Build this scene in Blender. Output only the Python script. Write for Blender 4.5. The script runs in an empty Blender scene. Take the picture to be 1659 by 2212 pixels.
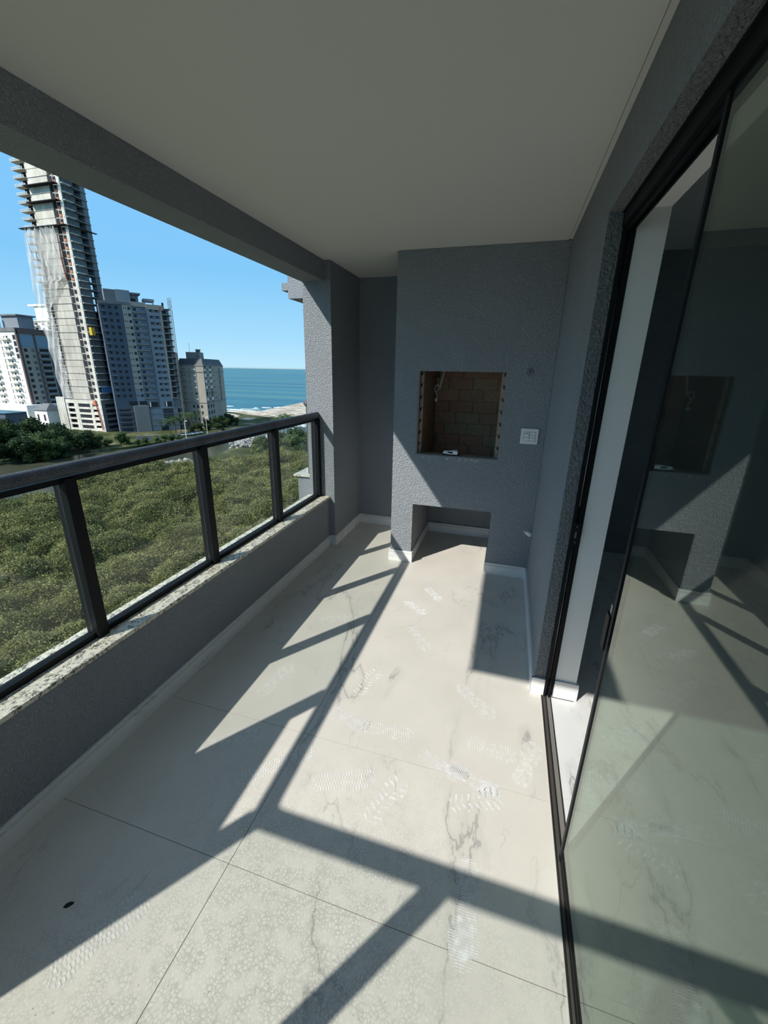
import bpy, math, random
from mathutils import Vector, Matrix, Euler, noise
random.seed(7)
S = bpy.context.scene
COL = S.collection
# ------------------------------------------------------------------ camera
W, H = 1659, 2212
F, YAW, PITCH, ROLL, CX, CY = 892.34, 0.2873, -0.3176, 0.0179, 824.1, 1093.2
CAM = Vector((0, 0, 1.72))
fw = Vector((-math.sin(YAW)*math.cos(PITCH), math.cos(YAW)*math.cos(PITCH), math.sin(PITCH)))
rt = Vector((math.cos(YAW), math.sin(YAW), 0)); up = rt.cross(fw)
r2 = rt*math.cos(ROLL)+up*math.sin(ROLL); u2 = -rt*math.sin(ROLL)+up*math.cos(ROLL)
cd = bpy.data.cameras.new('camera'); cam = bpy.data.objects.new('camera', cd); COL.objects.link(cam)
M4 = Matrix((r2, u2, -fw)).transposed().to_4x4(); M4.translation = CAM; cam.matrix_world = M4
cd.sensor_fit = 'VERTICAL'; cd.sensor_height = 24.0; cd.lens = F/H*24.0
cd.shift_x = (W/2-CX)/H; cd.shift_y = (CY-H/2)/H
cd.clip_start = 0.02; cd.clip_end = 30000
S.camera = cam
# ------------------------------------------------------------------ sky, sun, exposure
S.view_settings.view_transform = 'Standard'; S.view_settings.look = 'None'
S.view_settings.exposure = 0.0; S.view_settings.gamma = 1.0; S.view_settings.use_curve_mapping = False
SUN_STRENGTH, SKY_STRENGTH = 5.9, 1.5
def s2l(r, g, b):
    f = lambda c: (c/255/12.92 if c/255 <= .04045 else ((c/255+.055)/1.055)**2.4)
    return (f(r), f(g), f(b), 1)
wd = bpy.data.worlds.new('sky'); S.world = wd; wd.use_nodes = True
nt = wd.node_tree; nt.nodes.clear()
o = nt.nodes.new('ShaderNodeOutputWorld'); bg = nt.nodes.new('ShaderNodeBackground')
tc = nt.nodes.new('ShaderNodeTexCoord'); sx = nt.nodes.new('ShaderNodeSeparateXYZ')
cr = nt.nodes.new('ShaderNodeValToRGB'); mr = nt.nodes.new('ShaderNodeMapRange')
mr.inputs['From Min'].default_value = -0.2; mr.inputs['From Max'].default_value = 1.0
nt.links.new(tc.outputs['Generated'], sx.inputs[0]); nt.links.new(sx.outputs['Z'], mr.inputs['Value'])
nt.links.new(mr.outputs[0], cr.inputs[0])
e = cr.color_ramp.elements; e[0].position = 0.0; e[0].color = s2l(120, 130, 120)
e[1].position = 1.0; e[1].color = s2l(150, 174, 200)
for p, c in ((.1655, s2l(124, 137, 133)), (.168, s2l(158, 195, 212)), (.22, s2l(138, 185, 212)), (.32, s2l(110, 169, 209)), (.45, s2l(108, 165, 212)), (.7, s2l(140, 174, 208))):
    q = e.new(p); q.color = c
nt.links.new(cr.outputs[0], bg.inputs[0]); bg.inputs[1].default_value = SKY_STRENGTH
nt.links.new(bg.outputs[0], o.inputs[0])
ld = bpy.data.lights.new('sun', 'SUN'); ld.energy = SUN_STRENGTH; ld.angle = math.radians(0.6); ld.color = (1.0, .965, .90)
sun = bpy.data.objects.new('sun', ld); COL.objects.link(sun)
SD = Vector((.7258, 1.0118, -1.0)).normalized()
sun.rotation_euler = SD.to_track_quat('-Z', 'Y').to_euler(); sun.location = (-30, -40, 45)

# ------------------------------------------------------------------ materials
def mat(name, col=(.5, .5, .5), rough=.6, metal=0, spec=.5):
    m = bpy.data.materials.new(name); m.use_nodes = True
    b = m.node_tree.nodes['Principled BSDF']
    b.inputs['Base Color'].default_value = (*col[:3], 1); b.inputs['Roughness'].default_value = rough
    b.inputs['Metallic'].default_value = metal; b.inputs['Specular IOR Level'].default_value = spec
    return m
class N:
    def __init__(s, m): s.t = m.node_tree; s.b = s.t.nodes.get('Principled BSDF'); s.m = m
    def n(s, ty, **k):
        x = s.t.nodes.new('ShaderNode'+ty)
        for a, v in k.items():
            if a in x.inputs: x.inputs[a].default_value = v
            else: setattr(x, a, v)
        return x
    def l(s, a, b): s.t.links.new(a, b)
    def obj(s, scale=(1, 1, 1), rot=(0, 0, 0)):
        g = s.n('NewGeometry'); mp = s.n('Mapping'); mp.inputs['Scale'].default_value = scale; mp.inputs['Rotation'].default_value = rot
        s.l(g.outputs['Position'], mp.inputs['Vector']); return mp.outputs[0]
    def noise(s, v, scale, detail=3, rough=.5, dist=0):
        x = s.n('TexNoise'); x.inputs['Scale'].default_value = scale; x.inputs['Detail'].default_value = detail
        x.inputs['Roughness'].default_value = rough; x.inputs['Distortion'].default_value = dist; s.l(v, x.inputs['Vector']); return x
    def vor(s, v, scale, feature='F1'):
        x = s.n('TexVoronoi'); x.feature = feature; x.inputs['Scale'].default_value = scale; s.l(v, x.inputs['Vector']); return x
    def ramp(s, v, *st):
        x = s.n('ValToRGB'); el = x.color_ramp.elements
        for i, (p, c) in enumerate(st):
            q = el[i] if i < 2 else el.new(p)
            q.position = p; q.color = (*c[:3], 1) if hasattr(c, '__len__') else (c, c, c, 1)
        s.l(v, x.inputs[0]); return x.outputs[0]
    def math(s, op, a, b=None):
        x = s.n('Math'); x.operation = op
        for i, q in enumerate((a, b)):
            if q is None: continue
            if isinstance(q, (int, float)): x.inputs[i].default_value = q
            else: s.l(q, x.inputs[i])
        return x.outputs[0]
    def mix(s, f, a, b, mode='MIX'):
        x = s.n('MixRGB'); x.blend_type = mode
        for i, q in enumerate((f, a, b)):
            if isinstance(q, (int, float)): x.inputs[i].default_value = q if i == 0 else (q, q, q, 1)
            elif isinstance(q, tuple): x.inputs[i].default_value = (*q[:3], 1)
            else: s.l(q, x.inputs[i])
        return x.outputs[0]
    def bump(s, h, strength=.5, dist=.01):
        x = s.n('Bump'); x.inputs['Strength'].default_value = strength; x.inputs['Distance'].default_value = dist
        s.l(h, x.inputs['Height']); s.l(x.outputs[0], s.b.inputs['Normal']); return x
    def color(s, c): s.l(c, s.b.inputs['Base Color'])

def stucco(name, col, size=1.0, strength=.8):
    m = mat(name, col, .85, spec=.25); n = N(m)
    v = n.obj((1, 1, .8)); a = n.noise(v, 105/size, 3, .55, .5); b = n.vor(v, 150/size, 'SMOOTH_F1')
    h = n.math('ADD', n.ramp(a.outputs[0], (.38, 0.0), (.62, 1.0)), n.math('MULTIPLY', b.outputs['Distance'], .6))
    n.bump(h, strength, .0085)
    w = n.noise(n.obj(), 1.3, 3)
    n.color(n.mix(n.ramp(w.outputs[0], (.3, 0.0), (.7, 1.0)), tuple(c*.93 for c in col), tuple(c*1.05 for c in col)))
    return m
M = {}
M['stucco'] = stucco('grey_stucco', (.305, .328, .350))
M['stucco_rough'] = stucco('coarse_grey_stucco', (.215, .227, .235), 1.3, .9)
M['ceiling'] = mat('ceiling_paint', (.70, .69, .65), .9, spec=.1)
n = N(M['ceiling']); n.bump(n.noise(n.obj(), 260, 2).outputs[0], .12, .001)
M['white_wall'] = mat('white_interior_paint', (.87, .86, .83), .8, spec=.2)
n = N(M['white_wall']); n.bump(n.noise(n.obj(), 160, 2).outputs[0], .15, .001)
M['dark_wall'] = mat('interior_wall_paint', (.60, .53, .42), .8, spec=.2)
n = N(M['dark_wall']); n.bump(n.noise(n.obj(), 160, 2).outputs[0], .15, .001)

def marble(name, base, vein, vs=1.0, amount=1.0, drops=False, rough=.28):
    m = mat(name, base, rough, spec=.45); n = N(m); v = n.obj()
    vv = n.obj((1, .38, 1), (0, 0, .75)); nz = n.noise(vv, 1.25*vs, 7, .56, .5)
    line = n.math('ABSOLUTE', n.math('SUBTRACT', nz.outputs[0], .5))
    thin = n.ramp(line, (0.0, 1.0), (.007, 0.0))
    halo = n.ramp(line, (0.0, .28), (.03, 0.0))
    nz2 = n.noise(n.obj((1, .45, 1), (0, 0, -.6)), 2.2*vs, 7, .58, .5)
    thin2 = n.ramp(n.math('ABSOLUTE', n.math('SUBTRACT', nz2.outputs[0], .53)), (0.0, .55), (.006, 0.0))
    mask = n.ramp(n.noise(v, 1.5*vs, 2).outputs[0], (.43, 0.0), (.53, 1.0))
    mask2 = n.ramp(n.noise(v, 2.3*vs, 2, .5, .5).outputs[0], (.50, 0.0), (.62, 1.0))
    f = n.math('ADD', n.math('MULTIPLY', n.math('MAXIMUM', thin, halo), mask), n.math('MULTIPLY', thin2, mask2))
    f = n.math('MULTIPLY', f, amount)
    cloud = n.mix(n.ramp(n.noise(v, 3.0, 4).outputs[0], (.3, 0.0), (.7, 1.0)), tuple(c*.94 for c in base), tuple(min(1, c*1.05) for c in base))
    c = n.mix(f, cloud, vein)
    if drops:
        # dried water drops and fine dust on the part of the floor nearest the open end
        sep = n.n('SeparateXYZ'); g = n.n('NewGeometry'); n.l(g.outputs['Position'], sep.inputs[0])
        dx = n.math('MULTIPLY', n.math('ADD', sep.outputs[0], .55), 1.05); dy = n.math('SUBTRACT', sep.outputs[1], .55)
        d = n.math('SQRT', n.math('ADD', n.math('MULTIPLY', dx, dx), n.math('MULTIPLY', dy, dy)))
        mk = n.math('ADD', d, n.math('MULTIPLY', n.math('SUBTRACT', n.noise(v, 2.2, 3).outputs[0], .5), 1.3))
        mk = n.ramp(mk, (.25, 1.0), (1.15, 0.0))
        wv = n.n('VectorMath'); wv.operation = 'MULTIPLY_ADD'; n.l(n.noise(v, 30, 2).outputs['Color'], wv.inputs[0]); wv.inputs[1].default_value = (.022, .022, .022); n.l(v, wv.inputs[2]); vo = n.vor(wv.outputs[0], 88, 'DISTANCE_TO_EDGE'); vd = n.vor(wv.outputs[0], 88)
        ring = n.ramp(vo.outputs['Distance'], (0.0, 1.0), (.16, 0.0))
        rsel = n.ramp(n.noise(v, 18, 2).outputs[0], (.38, 0.0), (.55, 1.0))
        c = n.mix(n.math('MULTIPLY', n.math('MULTIPLY', ring, mk), n.math('MULTIPLY', rsel, .42)), c, (.20, .195, .18))
        dot = n.ramp(vd.outputs['Distance'], (.18, 1.0), (.42, 0.0))
        c = n.mix(n.math('MULTIPLY', n.math('MULTIPLY', dot, mk), .36), c, (.74, .73, .70))
        # scattered single dried drops further out
        v3 = n.vor(v, 21); dd = n.math('ABSOLUTE', n.math('SUBTRACT', v3.outputs['Distance'], .2))
        r3 = n.ramp(dd, (0.0, 1.0), (.05, 0.0)); s3 = n.ramp(n.noise(v, 5.5, 2).outputs[0], (.52, 0.0), (.60, 1.0))
        c = n.mix(n.math('MULTIPLY', n.math('MULTIPLY', r3, s3), .28), c, (.70, .69, .66))
        # grit specks
        v4 = n.vor(v, 34); sp = n.ramp(v4.outputs['Distance'], (.05, 1.0), (.09, 0.0))
        mk4 = n.ramp(sep.outputs[1], (.35, 1.0), (1.0, 0.0))
        c = n.mix(n.math('MULTIPLY', n.math('MULTIPLY', sp, mk4), .75), c, (.12, .11, .10))
        fine = n.noise(v, 330, 2); c = n.mix(.10, c, n.ramp(fine.outputs[0], (.3, .25), (.7, .75)))
        n.bump(n.math('MULTIPLY', n.math('ADD', ring, dot), mk), .12, .0006)
        rr = n.ramp(n.math('ADD', mk, n.noise(v, 4, 3).outputs[0]), (.4, .38), (1.4, .72)); n.l(rr, n.b.inputs['Roughness'])
    n.color(c); return m
M['tile'] = marble('beige_marble_tile', (.60, .565, .50), (.27, .25, .235), 1.0, .85, True)
M['tile_in'] = marble('white_marble_tile', (.66, .66, .65), (.30, .30, .30), 1.8, .9)
M['base'] = marble('white_marble_skirting', (.76, .755, .74), (.40, .395, .39), 2.3, .55)
M['grout'] = mat('grout', (.17, .16, .145), .9)
M['groove'] = mat('skirting_groove', (.13, .13, .13), .8)
m = M['granite'] = mat('granite', (.5, .5, .45), .4); n = N(m)
v = n.obj((1.6, 1, 1)); a = n.noise(v, 75, 4, .6, 1.2); b = n.noise(v, 26, 2)
fl = n.math('ADD', a.outputs[0], n.math('MULTIPLY', n.math('SUBTRACT', b.outputs[0], .5), .5))
c = n.ramp(fl, (.36, (.09, .085, .07)), (.43, (.28, .26, .21)), (.48, (.64, .60, .49)), (.68, (.74, .705, .60)))
n.color(c)
M['black'] = mat('black_anodised_aluminium', (.007, .008, .010), .5, 0, .18)
M['rubber'] = mat('black_rubber', (.01, .01, .01), .8)
m = M['rail'] = mat('dusty_black_handrail', (.05, .05, .055), .6, 0, .25); n = N(m)
v = n.obj(); f = n.ramp(n.noise(v, 260, 3, .7).outputs[0], (.40, 0.0), (.62, 1.0)); f2 = n.ramp(n.noise(v, 9, 4).outputs[0], (.3, .35), (.7, 1.0))
n.color(n.mix(n.math('MULTIPLY', f, f2), (.05, .055, .068), (.23, .245, .28)))
M['alu'] = mat('grey_aluminium_track', (.10, .09, .078), .5, .4)
M['edge'] = mat('pale_sealant', (.5, .47, .42), .8)
def glass(name, tint, ior=1.5, rough=0.0, gloss=(1, 1, 1), dirt=0.0):
    m = bpy.data.materials.new(name); m.use_nodes = True; t = m.node_tree; t.nodes.clear()
    o = t.nodes.new('ShaderNodeOutputMaterial'); mx = t.nodes.new('ShaderNodeMixShader')
    tr = t.nodes.new('ShaderNodeBsdfTransparent'); gl = t.nodes.new('ShaderNodeBsdfGlossy'); fr = t.nodes.new('ShaderNodeFresnel')
    tr.inputs[0].default_value = (*tint, 1); gl.inputs['Roughness'].default_value = rough; gl.inputs[0].default_value = (*gloss, 1)
    r0 = ((ior-1)/(ior+1))**2
    t.nodes.remove(fr); lw = t.nodes.new('ShaderNodeLayerWeight'); lw.inputs['Blend'].default_value = .5
    pw = t.nodes.new('ShaderNodeMath'); pw.operation = 'POWER'; pw.inputs[1].default_value = 5.0
    fr = t.nodes.new('ShaderNodeMath'); fr.operation = 'MULTIPLY_ADD'; fr.inputs[1].default_value = 1-r0; fr.inputs[2].default_value = r0
    t.links.new(lw.outputs['Facing'], pw.inputs[0]); t.links.new(pw.outputs[0], fr.inputs[0])
    g = t.nodes.new('ShaderNodeNewGeometry')
    t.links.new(fr.outputs[0], mx.inputs[0]); t.links.new(tr.outputs[0], mx.inputs[1]); t.links.new(gl.outputs[0], mx.inputs[2])
    last = mx.outputs[0]
    if dirt:
        df = t.nodes.new('ShaderNodeBsdfDiffuse'); df.inputs[0].default_value = (.6, .62, .6, 1)
        m2 = t.nodes.new('ShaderNodeMixShader'); nz = t.nodes.new('ShaderNodeTexNoise'); nz.inputs['Scale'].default_value = 2.5; nz.inputs['Detail'].default_value = 5
        rp = t.nodes.new('ShaderNodeMapRange'); rp.inputs['From Min'].default_value = .35; rp.inputs['From Max'].default_value = .75
        rp.inputs['To Min'].default_value = dirt*.4; rp.inputs['To Max'].default_value = dirt
        t.links.new(g.outputs['Position'], nz.inputs['Vector']); t.links.new(nz.outputs[0], rp.inputs[0])
        t.links.new(rp.outputs[0], m2.inputs[0]); t.links.new(last, m2.inputs[1]); t.links.new(df.outputs[0], m2.inputs[2]); last = m2.outputs[0]
    t.links.new(last, o.inputs[0]); return m
M['rail_glass'] = glass('railing_glass', (.93, .95, .935), 1.35, dirt=.035)
M['door_glass'] = glass('green_door_glass', (.57, .63, .585), 1.78, gloss=(.92, 1, .95), dirt=.025)
M['far_glass'] = mat('far_window_glass', (.05, .07, .09), .15, spec=.6)

# ------------------------------------------------------------------ mesh helpers
class MB:
    def __init__(s): s.v = []; s.f = []
    def quad(s, *p):
        i = len(s.v); s.v += [tuple(q) for q in p]; s.f.append(tuple(range(i, i+len(p)))); return s
    def box(s, x0, x1, y0, y1, z0, z1):
        i = len(s.v); s.v += [(x, y, z) for z in (z0, z1) for y in (y0, y1) for x in (x0, x1)]
        s.f += [tuple(i+k for k in q) for q in ((0, 2, 3, 1), (4, 5, 7, 6), (0, 1, 5, 4), (2, 6, 7, 3), (0, 4, 6, 2), (1, 3, 7, 5))]; return s
    def prism(s, poly, z0, z1):
        n = len(poly); i = len(s.v); s.v += [(x, y, z0) for x, y in poly]+[(x, y, z1) for x, y in poly]
        s.f.append(tuple(i+k for k in reversed(range(n)))); s.f.append(tuple(i+n+k for k in range(n)))
        for k in range(n): s.f.append((i+k, i+(k+1) % n, i+n+(k+1) % n, i+n+k))
        return s
    def tube(s, pts, r, seg=12, caps=True, ry=None):
        pts = [Vector(p) for p in pts]; rings = []
        for k, p in enumerate(pts):
            d = (pts[min(k+1, len(pts)-1)]-pts[max(k-1, 0)]).normalized()
            a = d.cross(Vector((0, 0, 1)));
            if a.length < 1e-3: a = Vector((1, 0, 0))
            a.normalize(); b = a.cross(d)
            rr = r[k] if isinstance(r, (list, tuple)) else r
            i = len(s.v)
            for q in range(seg):
                t = 2*math.pi*q/seg; s.v.append(tuple(p+a*math.cos(t)*rr+b*math.sin(t)*(rr if ry is None else ry)))
            rings.append(i)
        for k in range(len(rings)-1):
            for q in range(seg):
                s.f.append((rings[k]+q, rings[k]+(q+1) % seg, rings[k+1]+(q+1) % seg, rings[k+1]+q))
        if caps: s.f.append(tuple(rings[0]+q for q in reversed(range(seg)))); s.f.append(tuple(rings[-1]+q for q in range(seg)))
        return s
    def cells(s, xs, ys, zs, fill):
        nx, ny, nz = len(xs)-1, len(ys)-1, len(zs)-1
        F_ = lambda i, j, k: 0 <= i < nx and 0 <= j < ny and 0 <= k < nz and fill(i, j, k)
        for i in range(nx):
            for j in range(ny):
                for k in range(nz):
                    if not F_(i, j, k): continue
                    x0, x1, y0, y1, z0, z1 = xs[i], xs[i+1], ys[j], ys[j+1], zs[k], zs[k+1]
                    if not F_(i-1, j, k): s.quad((x0, y0, z0), (x0, y0, z1), (x0, y1, z1), (x0, y1, z0))
                    if not F_(i+1, j, k): s.quad((x1, y0, z0), (x1, y1, z0), (x1, y1, z1), (x1, y0, z1))
                    if not F_(i, j-1, k): s.quad((x0, y0, z0), (x1, y0, z0), (x1, y0, z1), (x0, y0, z1))
                    if not F_(i, j+1, k): s.quad((x0, y1, z0), (x0, y1, z1), (x1, y1, z1), (x1, y1, z0))
                    if not F_(i, j, k-1): s.quad((x0, y0, z0), (x0, y1, z0), (x1, y1, z0), (x1, y0, z0))
                    if not F_(i, j, k+1): s.quad((x0, y0, z1), (x1, y0, z1), (x1, y1, z1), (x0, y1, z1))
        return s
    def mesh(s, name, m, smooth=False):
        me = bpy.data.meshes.new(name); me.from_pydata(s.v, [], s.f); me.materials.append(m)
        if smooth: me.polygons.foreach_set('use_smooth', [True]*len(me.polygons))
        me.validate(); me.update(); return me
def obj(name, mb, m, parent=None, smooth=False, loc=None, rot=0, bevel=0):
    me = mb.mesh(name, m, smooth) if isinstance(mb, MB) else mb
    o = bpy.data.objects.new(name, me); COL.objects.link(o)
    if parent: o.parent = parent
    if loc: o.location = loc
    if rot: o.rotation_euler = (0, 0, rot)
    if bevel:
        b = o.modifiers.new('bevel', 'BEVEL'); b.width = bevel; b.segments = 2; b.limit_method = 'ANGLE'
    return o
def tag(o, label, cat, group=None, kind=None):
    o['label'] = label; o['category'] = cat
    if group: o['group'] = group
    if kind: o['kind'] = kind
    return o
def empty(name, loc, label=None, cat=None, group=None, rot=0):
    o = bpy.data.objects.new(name, None); COL.objects.link(o); o.location = loc; o.rotation_euler = (0, 0, rot); o.empty_display_size = .1
    if label: tag(o, label, cat, group)
    return o
def struct(name, mb, m, label, cat, **k):
    o = obj(name, mb, m, **k); o['kind'] = 'structure'; o['label'] = label; o['category'] = cat; return o

# ------------------------------------------------------------------ measured room
xL, xP, xBm, xBo, xSi, xSo, zS = -1.618, -1.560, -1.616, -1.824, -1.611, -1.836, .519
yP, yB, yC, xC, xR, zC, zB = 3.628, 4.362, 3.490, -.935, .298, 2.592, 2.4345
yJ, xJ, zJ, xI = 2.079, .355, 2.327, .515
yN = -.30                                   # outer line of the open near end
FX0, FX1, FZ0, FZ1 = -.733, -.0425, 1.032, 1.720
NX0, NX1, NZ = -.737, -.047, .576
XRL, ZRL, DP = -1.722, 1.3105, .057
RX, RY0, RY1 = 4.6, -2.0, 4.66              # interior room

# floor: slab and individual tiles
floor = struct('floor', MB().box(-1.83, xI, -.42, yB+.2, -.22, -.002), M['grout'], 'balcony floor slab with grout joints under beige marble tiles', 'floor')
g0, gs, xg = .829, .5984, -.802
def tile(x0, x1, y0, y1, m=None, par=floor):
    g = .0011; return obj('tile', MB().box(x0+g, x1-g, y0+g, y1-g, -.0019, 0), m or M['tile'], par)
for k in range(-3, 7):
    y0, y1 = g0+(k-1)*gs, g0+k*gs
    if y1 < -.15: continue
    ya, yb = max(y0, -.25), min(y1, yB)
    if yb-ya < .02: continue
    tile(max(xL, -1.62) if ya < yP else xP, xg, ya, yb) if not (ya < yP < yb) else tile(xL, xg, ya, yb)
    tile(xg, .348 if ya < 2.05 else xR+.0, ya, yb)
fin = struct('floor_interior', MB().box(xI, RX, RY0, RY1, -.22, -.002), M['grout'], 'interior floor slab seen through the sliding door', 'floor')
for k in range(-3, 5):
    for j in range(4):
        xa = .394 if j == 0 else .394+.0+1.2*j; xb = min(.394+1.2*(j+1), RX)
        ya, yb = 2.062+.6*(k-1) if k > -3 else RY0, 2.062+.6*k
        ya = max(ya, RY0); 
        if yb > RY1: yb = RY1
        if yb > 2.1 and j == 0:
            obj('tile', MB().box(xI+.001, xb-.001, ya+.001, yb-.001, -.0019, 0), M['tile_in'], fin); continue
        obj('tile', MB().box(xa+.001, xb-.001, ya+.001, yb-.001, -.0019, 0), M['tile_in'], fin)

# ceiling, beams, parapet walls, pillar
struct('ceiling', MB().cells([-1.824, -1.60, .274, .277, xR, 4.6], [-.42, yB], [zC, zC+.004, zC+.016, zC+.12],
       lambda i, j, k: (i <= 1) or (i == 3 and k >= 1) or (k >= 2 and i < 4)), M['ceiling'], 'plain white balcony ceiling with a thin shadow joint by the door wall', 'ceiling')
struct('trim_1', MB().cells([xBo, xBm, .52], [yN-.02, -.10, yP], [zB, zC-.001], lambda i, j, k: i == 0 or j == 0), M['stucco'], 'grey stucco edge beam running above the railing', 'beam')
par = struct('wall_left', MB().cells([xBo+.006, xL, .30], [yN-.10, -.25, yP], [-.22, zS-.022], lambda i, j, k: i == 0 or j == 0), M['stucco'], 'low grey stucco parapet wall under the railing', 'wall')
struct('wall_corner', MB().box(xBo, xP, yP, yB+.12, -.22, zC-.001), M['stucco'], 'grey stucco corner pillar at the far end of the railing, half in sunlight', 'pillar')
struct('wall_back', MB().box(xP, RX, yB, yB+.12, -.22, zC+.12), M['stucco'], 'dark grey alcove wall left of the barbecue', 'wall')
# door wall: grey outside leaf, white inside leaf, with the door opening
struct('wall_right', MB().cells([xR, xJ], [-.42, -.12, yJ, yC+.86], [-.22, 0, zJ, zC+.03], lambda i, j, k: (j != 1) or k == 2 ), M['stucco_rough'] if False else M['stucco'], 'grey stucco wall beside and above the sliding door', 'wall')
struct('wall_interior_leaf', MB().cells([xJ+.052, xI], [-.42, -.12, yJ+.003, RY1], [-.22, 0, zJ+.004, zC+.1], lambda i, j, k: (j != 1) or k == 2), M['white_wall'], 'white plastered inner side of the door wall', 'wall')
struct('trim_2', MB().box(xJ+.001, xJ+.0515, yJ+.006, yC+.3, 0.0, zC), M['rubber'], 'dark seal gap between outer and inner door wall', 'trim')
# coarse stucco reveal: jamb end and soffit
struct('trim_3', MB().box(xR+.001, xJ, yJ-.004, yJ-.0002, .107, zJ-.004).box(xR+.001, xJ, -.12, yJ-.004, zJ-.004, zJ-.0002), M['stucco_rough'], 'coarse grey stucco reveal around the door opening', 'trim')
# interior room
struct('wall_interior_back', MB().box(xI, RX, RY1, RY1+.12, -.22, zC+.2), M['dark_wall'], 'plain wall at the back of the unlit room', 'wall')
struct('wall_interior_right', MB().cells([RX, RX+.12], [RY0, 1.0, 2.6, RY1], [-.22, 1.1, 2.2, zC+.2], lambda i, j, k: not (j == 1 and k == 1)), M['dark_wall'], 'side wall of the room, with an unseen window opening added for light', 'wall')  # out-of-view window opening, added to let sky light into the dark room
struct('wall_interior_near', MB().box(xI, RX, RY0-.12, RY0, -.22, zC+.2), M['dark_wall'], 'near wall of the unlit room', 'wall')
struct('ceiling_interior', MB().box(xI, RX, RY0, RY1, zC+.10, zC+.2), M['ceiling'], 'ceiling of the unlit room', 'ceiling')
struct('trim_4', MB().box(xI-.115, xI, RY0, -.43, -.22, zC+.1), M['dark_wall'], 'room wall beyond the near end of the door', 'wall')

# skirting
HB, TB = .106, .0137
def skirt(name, segs, label):
    root = None; mb = MB(); gr = MB()
    for (x0, y0, x1, y1, nx, ny, e0, e1) in segs:
        def run(mb_, t0, z0, z1):
            # wall line (x0,y0)-(x1,y1); board extends along the normal (nx,ny); e0/e1 extend ends
            dx, dy = x1-x0, y1-y0; L = math.hypot(dx, dy); dx /= L; dy /= L
            ax, ay, bx, by = x0-dx*e0*t0, y0-dy*e0*t0, x1+dx*e1*t0, y1+dy*e1*t0
            P = [(ax, ay), (bx, by), (bx+nx*t0, by+ny*t0), (ax+nx*t0, ay+ny*t0)]
            area = sum(P[i][0]*P[(i+1) % 4][1]-P[(i+1) % 4][0]*P[i][1] for i in range(4))
            mb_.prism(P if area > 0 else P[::-1], z0, z1)
        run(mb, TB, .0005, .082); run(gr, TB-.004, .082, .0845); run(mb, TB, .0845, .0915); run(gr, TB-.004, .0915, .0938); run(mb, TB-.001, .0938, HB)
    o = struct(name, mb, M['base'], label, 'skirting'); g = obj('groove', gr, M['groove'], o); return o
skirt('baseboard_left', [(xL, -.25, xL, yP, 1, 0, 0, 0), (xL, yP, xP, yP, 0, -1, 0, 1), (xP, yP, xP, yB, 1, 0, 0, 0)], 'white marble skirting along the parapet and round the pillar')
skirt('baseboard_back', [(xP, yB, xC, yB, 0, -1, 0, 0)], 'white marble skirting in the alcove left of the barbecue')
skirt('baseboard_barbecue', [(xC, yC, NX0, yC, 0, -1, 1, 1), (xC, yC, xC, yB, -1, 0, 0, 0), (NX0, yC, NX0, yB-.01, 1, 0, 0, 0), (NX0, yB-.01, NX1, yB-.01, 0, -1, 0, 0), (NX1, yC, NX1, yB-.01, -1, 0, 0, 0), (NX1, yC, xR, yC, 0, -1, 1, 0)],
      'white marble skirting round the foot and niche of the barbecue')
skirt('baseboard_right', [(xR, yJ, xR, yC, -1, 0, 1, 0), (xR, yJ-.004, xJ, yJ-.004, 0, -1, 1, 0)], 'white marble skirting along the short wall between barbecue and door')
skirt('baseboard_interior', [(xJ+.052, yJ+.003, xI, yJ+.003, 0, -1, 0, 1), (xI, yJ+.003, xI, RY1, 1, 0, 0, 0), (xI, RY1, RX, RY1, 0, -1, 0, 0)], 'white marble skirting on the inner door jamb and room walls')

# ------------------------------------------------------------------ barbecue
bbq = empty('barbecue', (xC, yC, 0), 'tall grey stucco barbecue block with square firebox opening and low floor niche', 'barbecue')
def local(mb, root):
    L = root.location; mb.v = [(a-L.x, b-L.y, c-L.z) for a, b, c in mb.v]; return mb
def part(name, mb, m, root, **k): return obj(name, local(mb, root), m, root, **k)
body = MB().cells([xC, NX0, FX0, NX1, FX1, xR-.0015], [yC, yC+.055, yC+.11, 4.25, yB-.004], [0, NZ, .80, FZ0, FZ1, 2.15, zC-.002],
    lambda i, j, k: not ((i in (1, 2) and k == 0) or (i in (2, 3) and k == 3 and j < 3) or (i in (2, 3) and k == 4 and j in (1, 2)) or (i in (2, 3) and k == 2 and j == 2)))
part('plaster_body', body, M['stucco'], bbq)
brm = []
for i, c in enumerate(((.128, .078, .054), (.145, .090, .062), (.120, .084, .058), (.140, .078, .056), (.125, .094, .062))):
    m = mat('fire_brick_%s' % 'abcde'[i], tuple(q*2.0 for q in c), .9, spec=.1); n = N(m)
    nz = n.noise(n.obj(), 40, 4); n.color(n.mix(n.ramp(nz.outputs[0], (.35, 0.0), (.7, 1.0)), tuple(q*2.6 for q in c), tuple(q*3.3 for q in c))); n.bump(nz.outputs[0], .3, .002); brm.append(m)
BX0, BX1, BYB = -.700, -.072, 4.19
part('mortar', MB().box(FX0+.001, FX1-.001, 4.215, 4.249, .802, 2.14).box(FX0+.001, BX0-.031, yC+.112, 4.215, .802, 2.14).box(BX1+.029, FX1-.0005, yC+.112, 4.215, .802, 2.14), M['grout'], bbq)
random.seed(3)
rows = 12; bh = .1075
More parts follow.
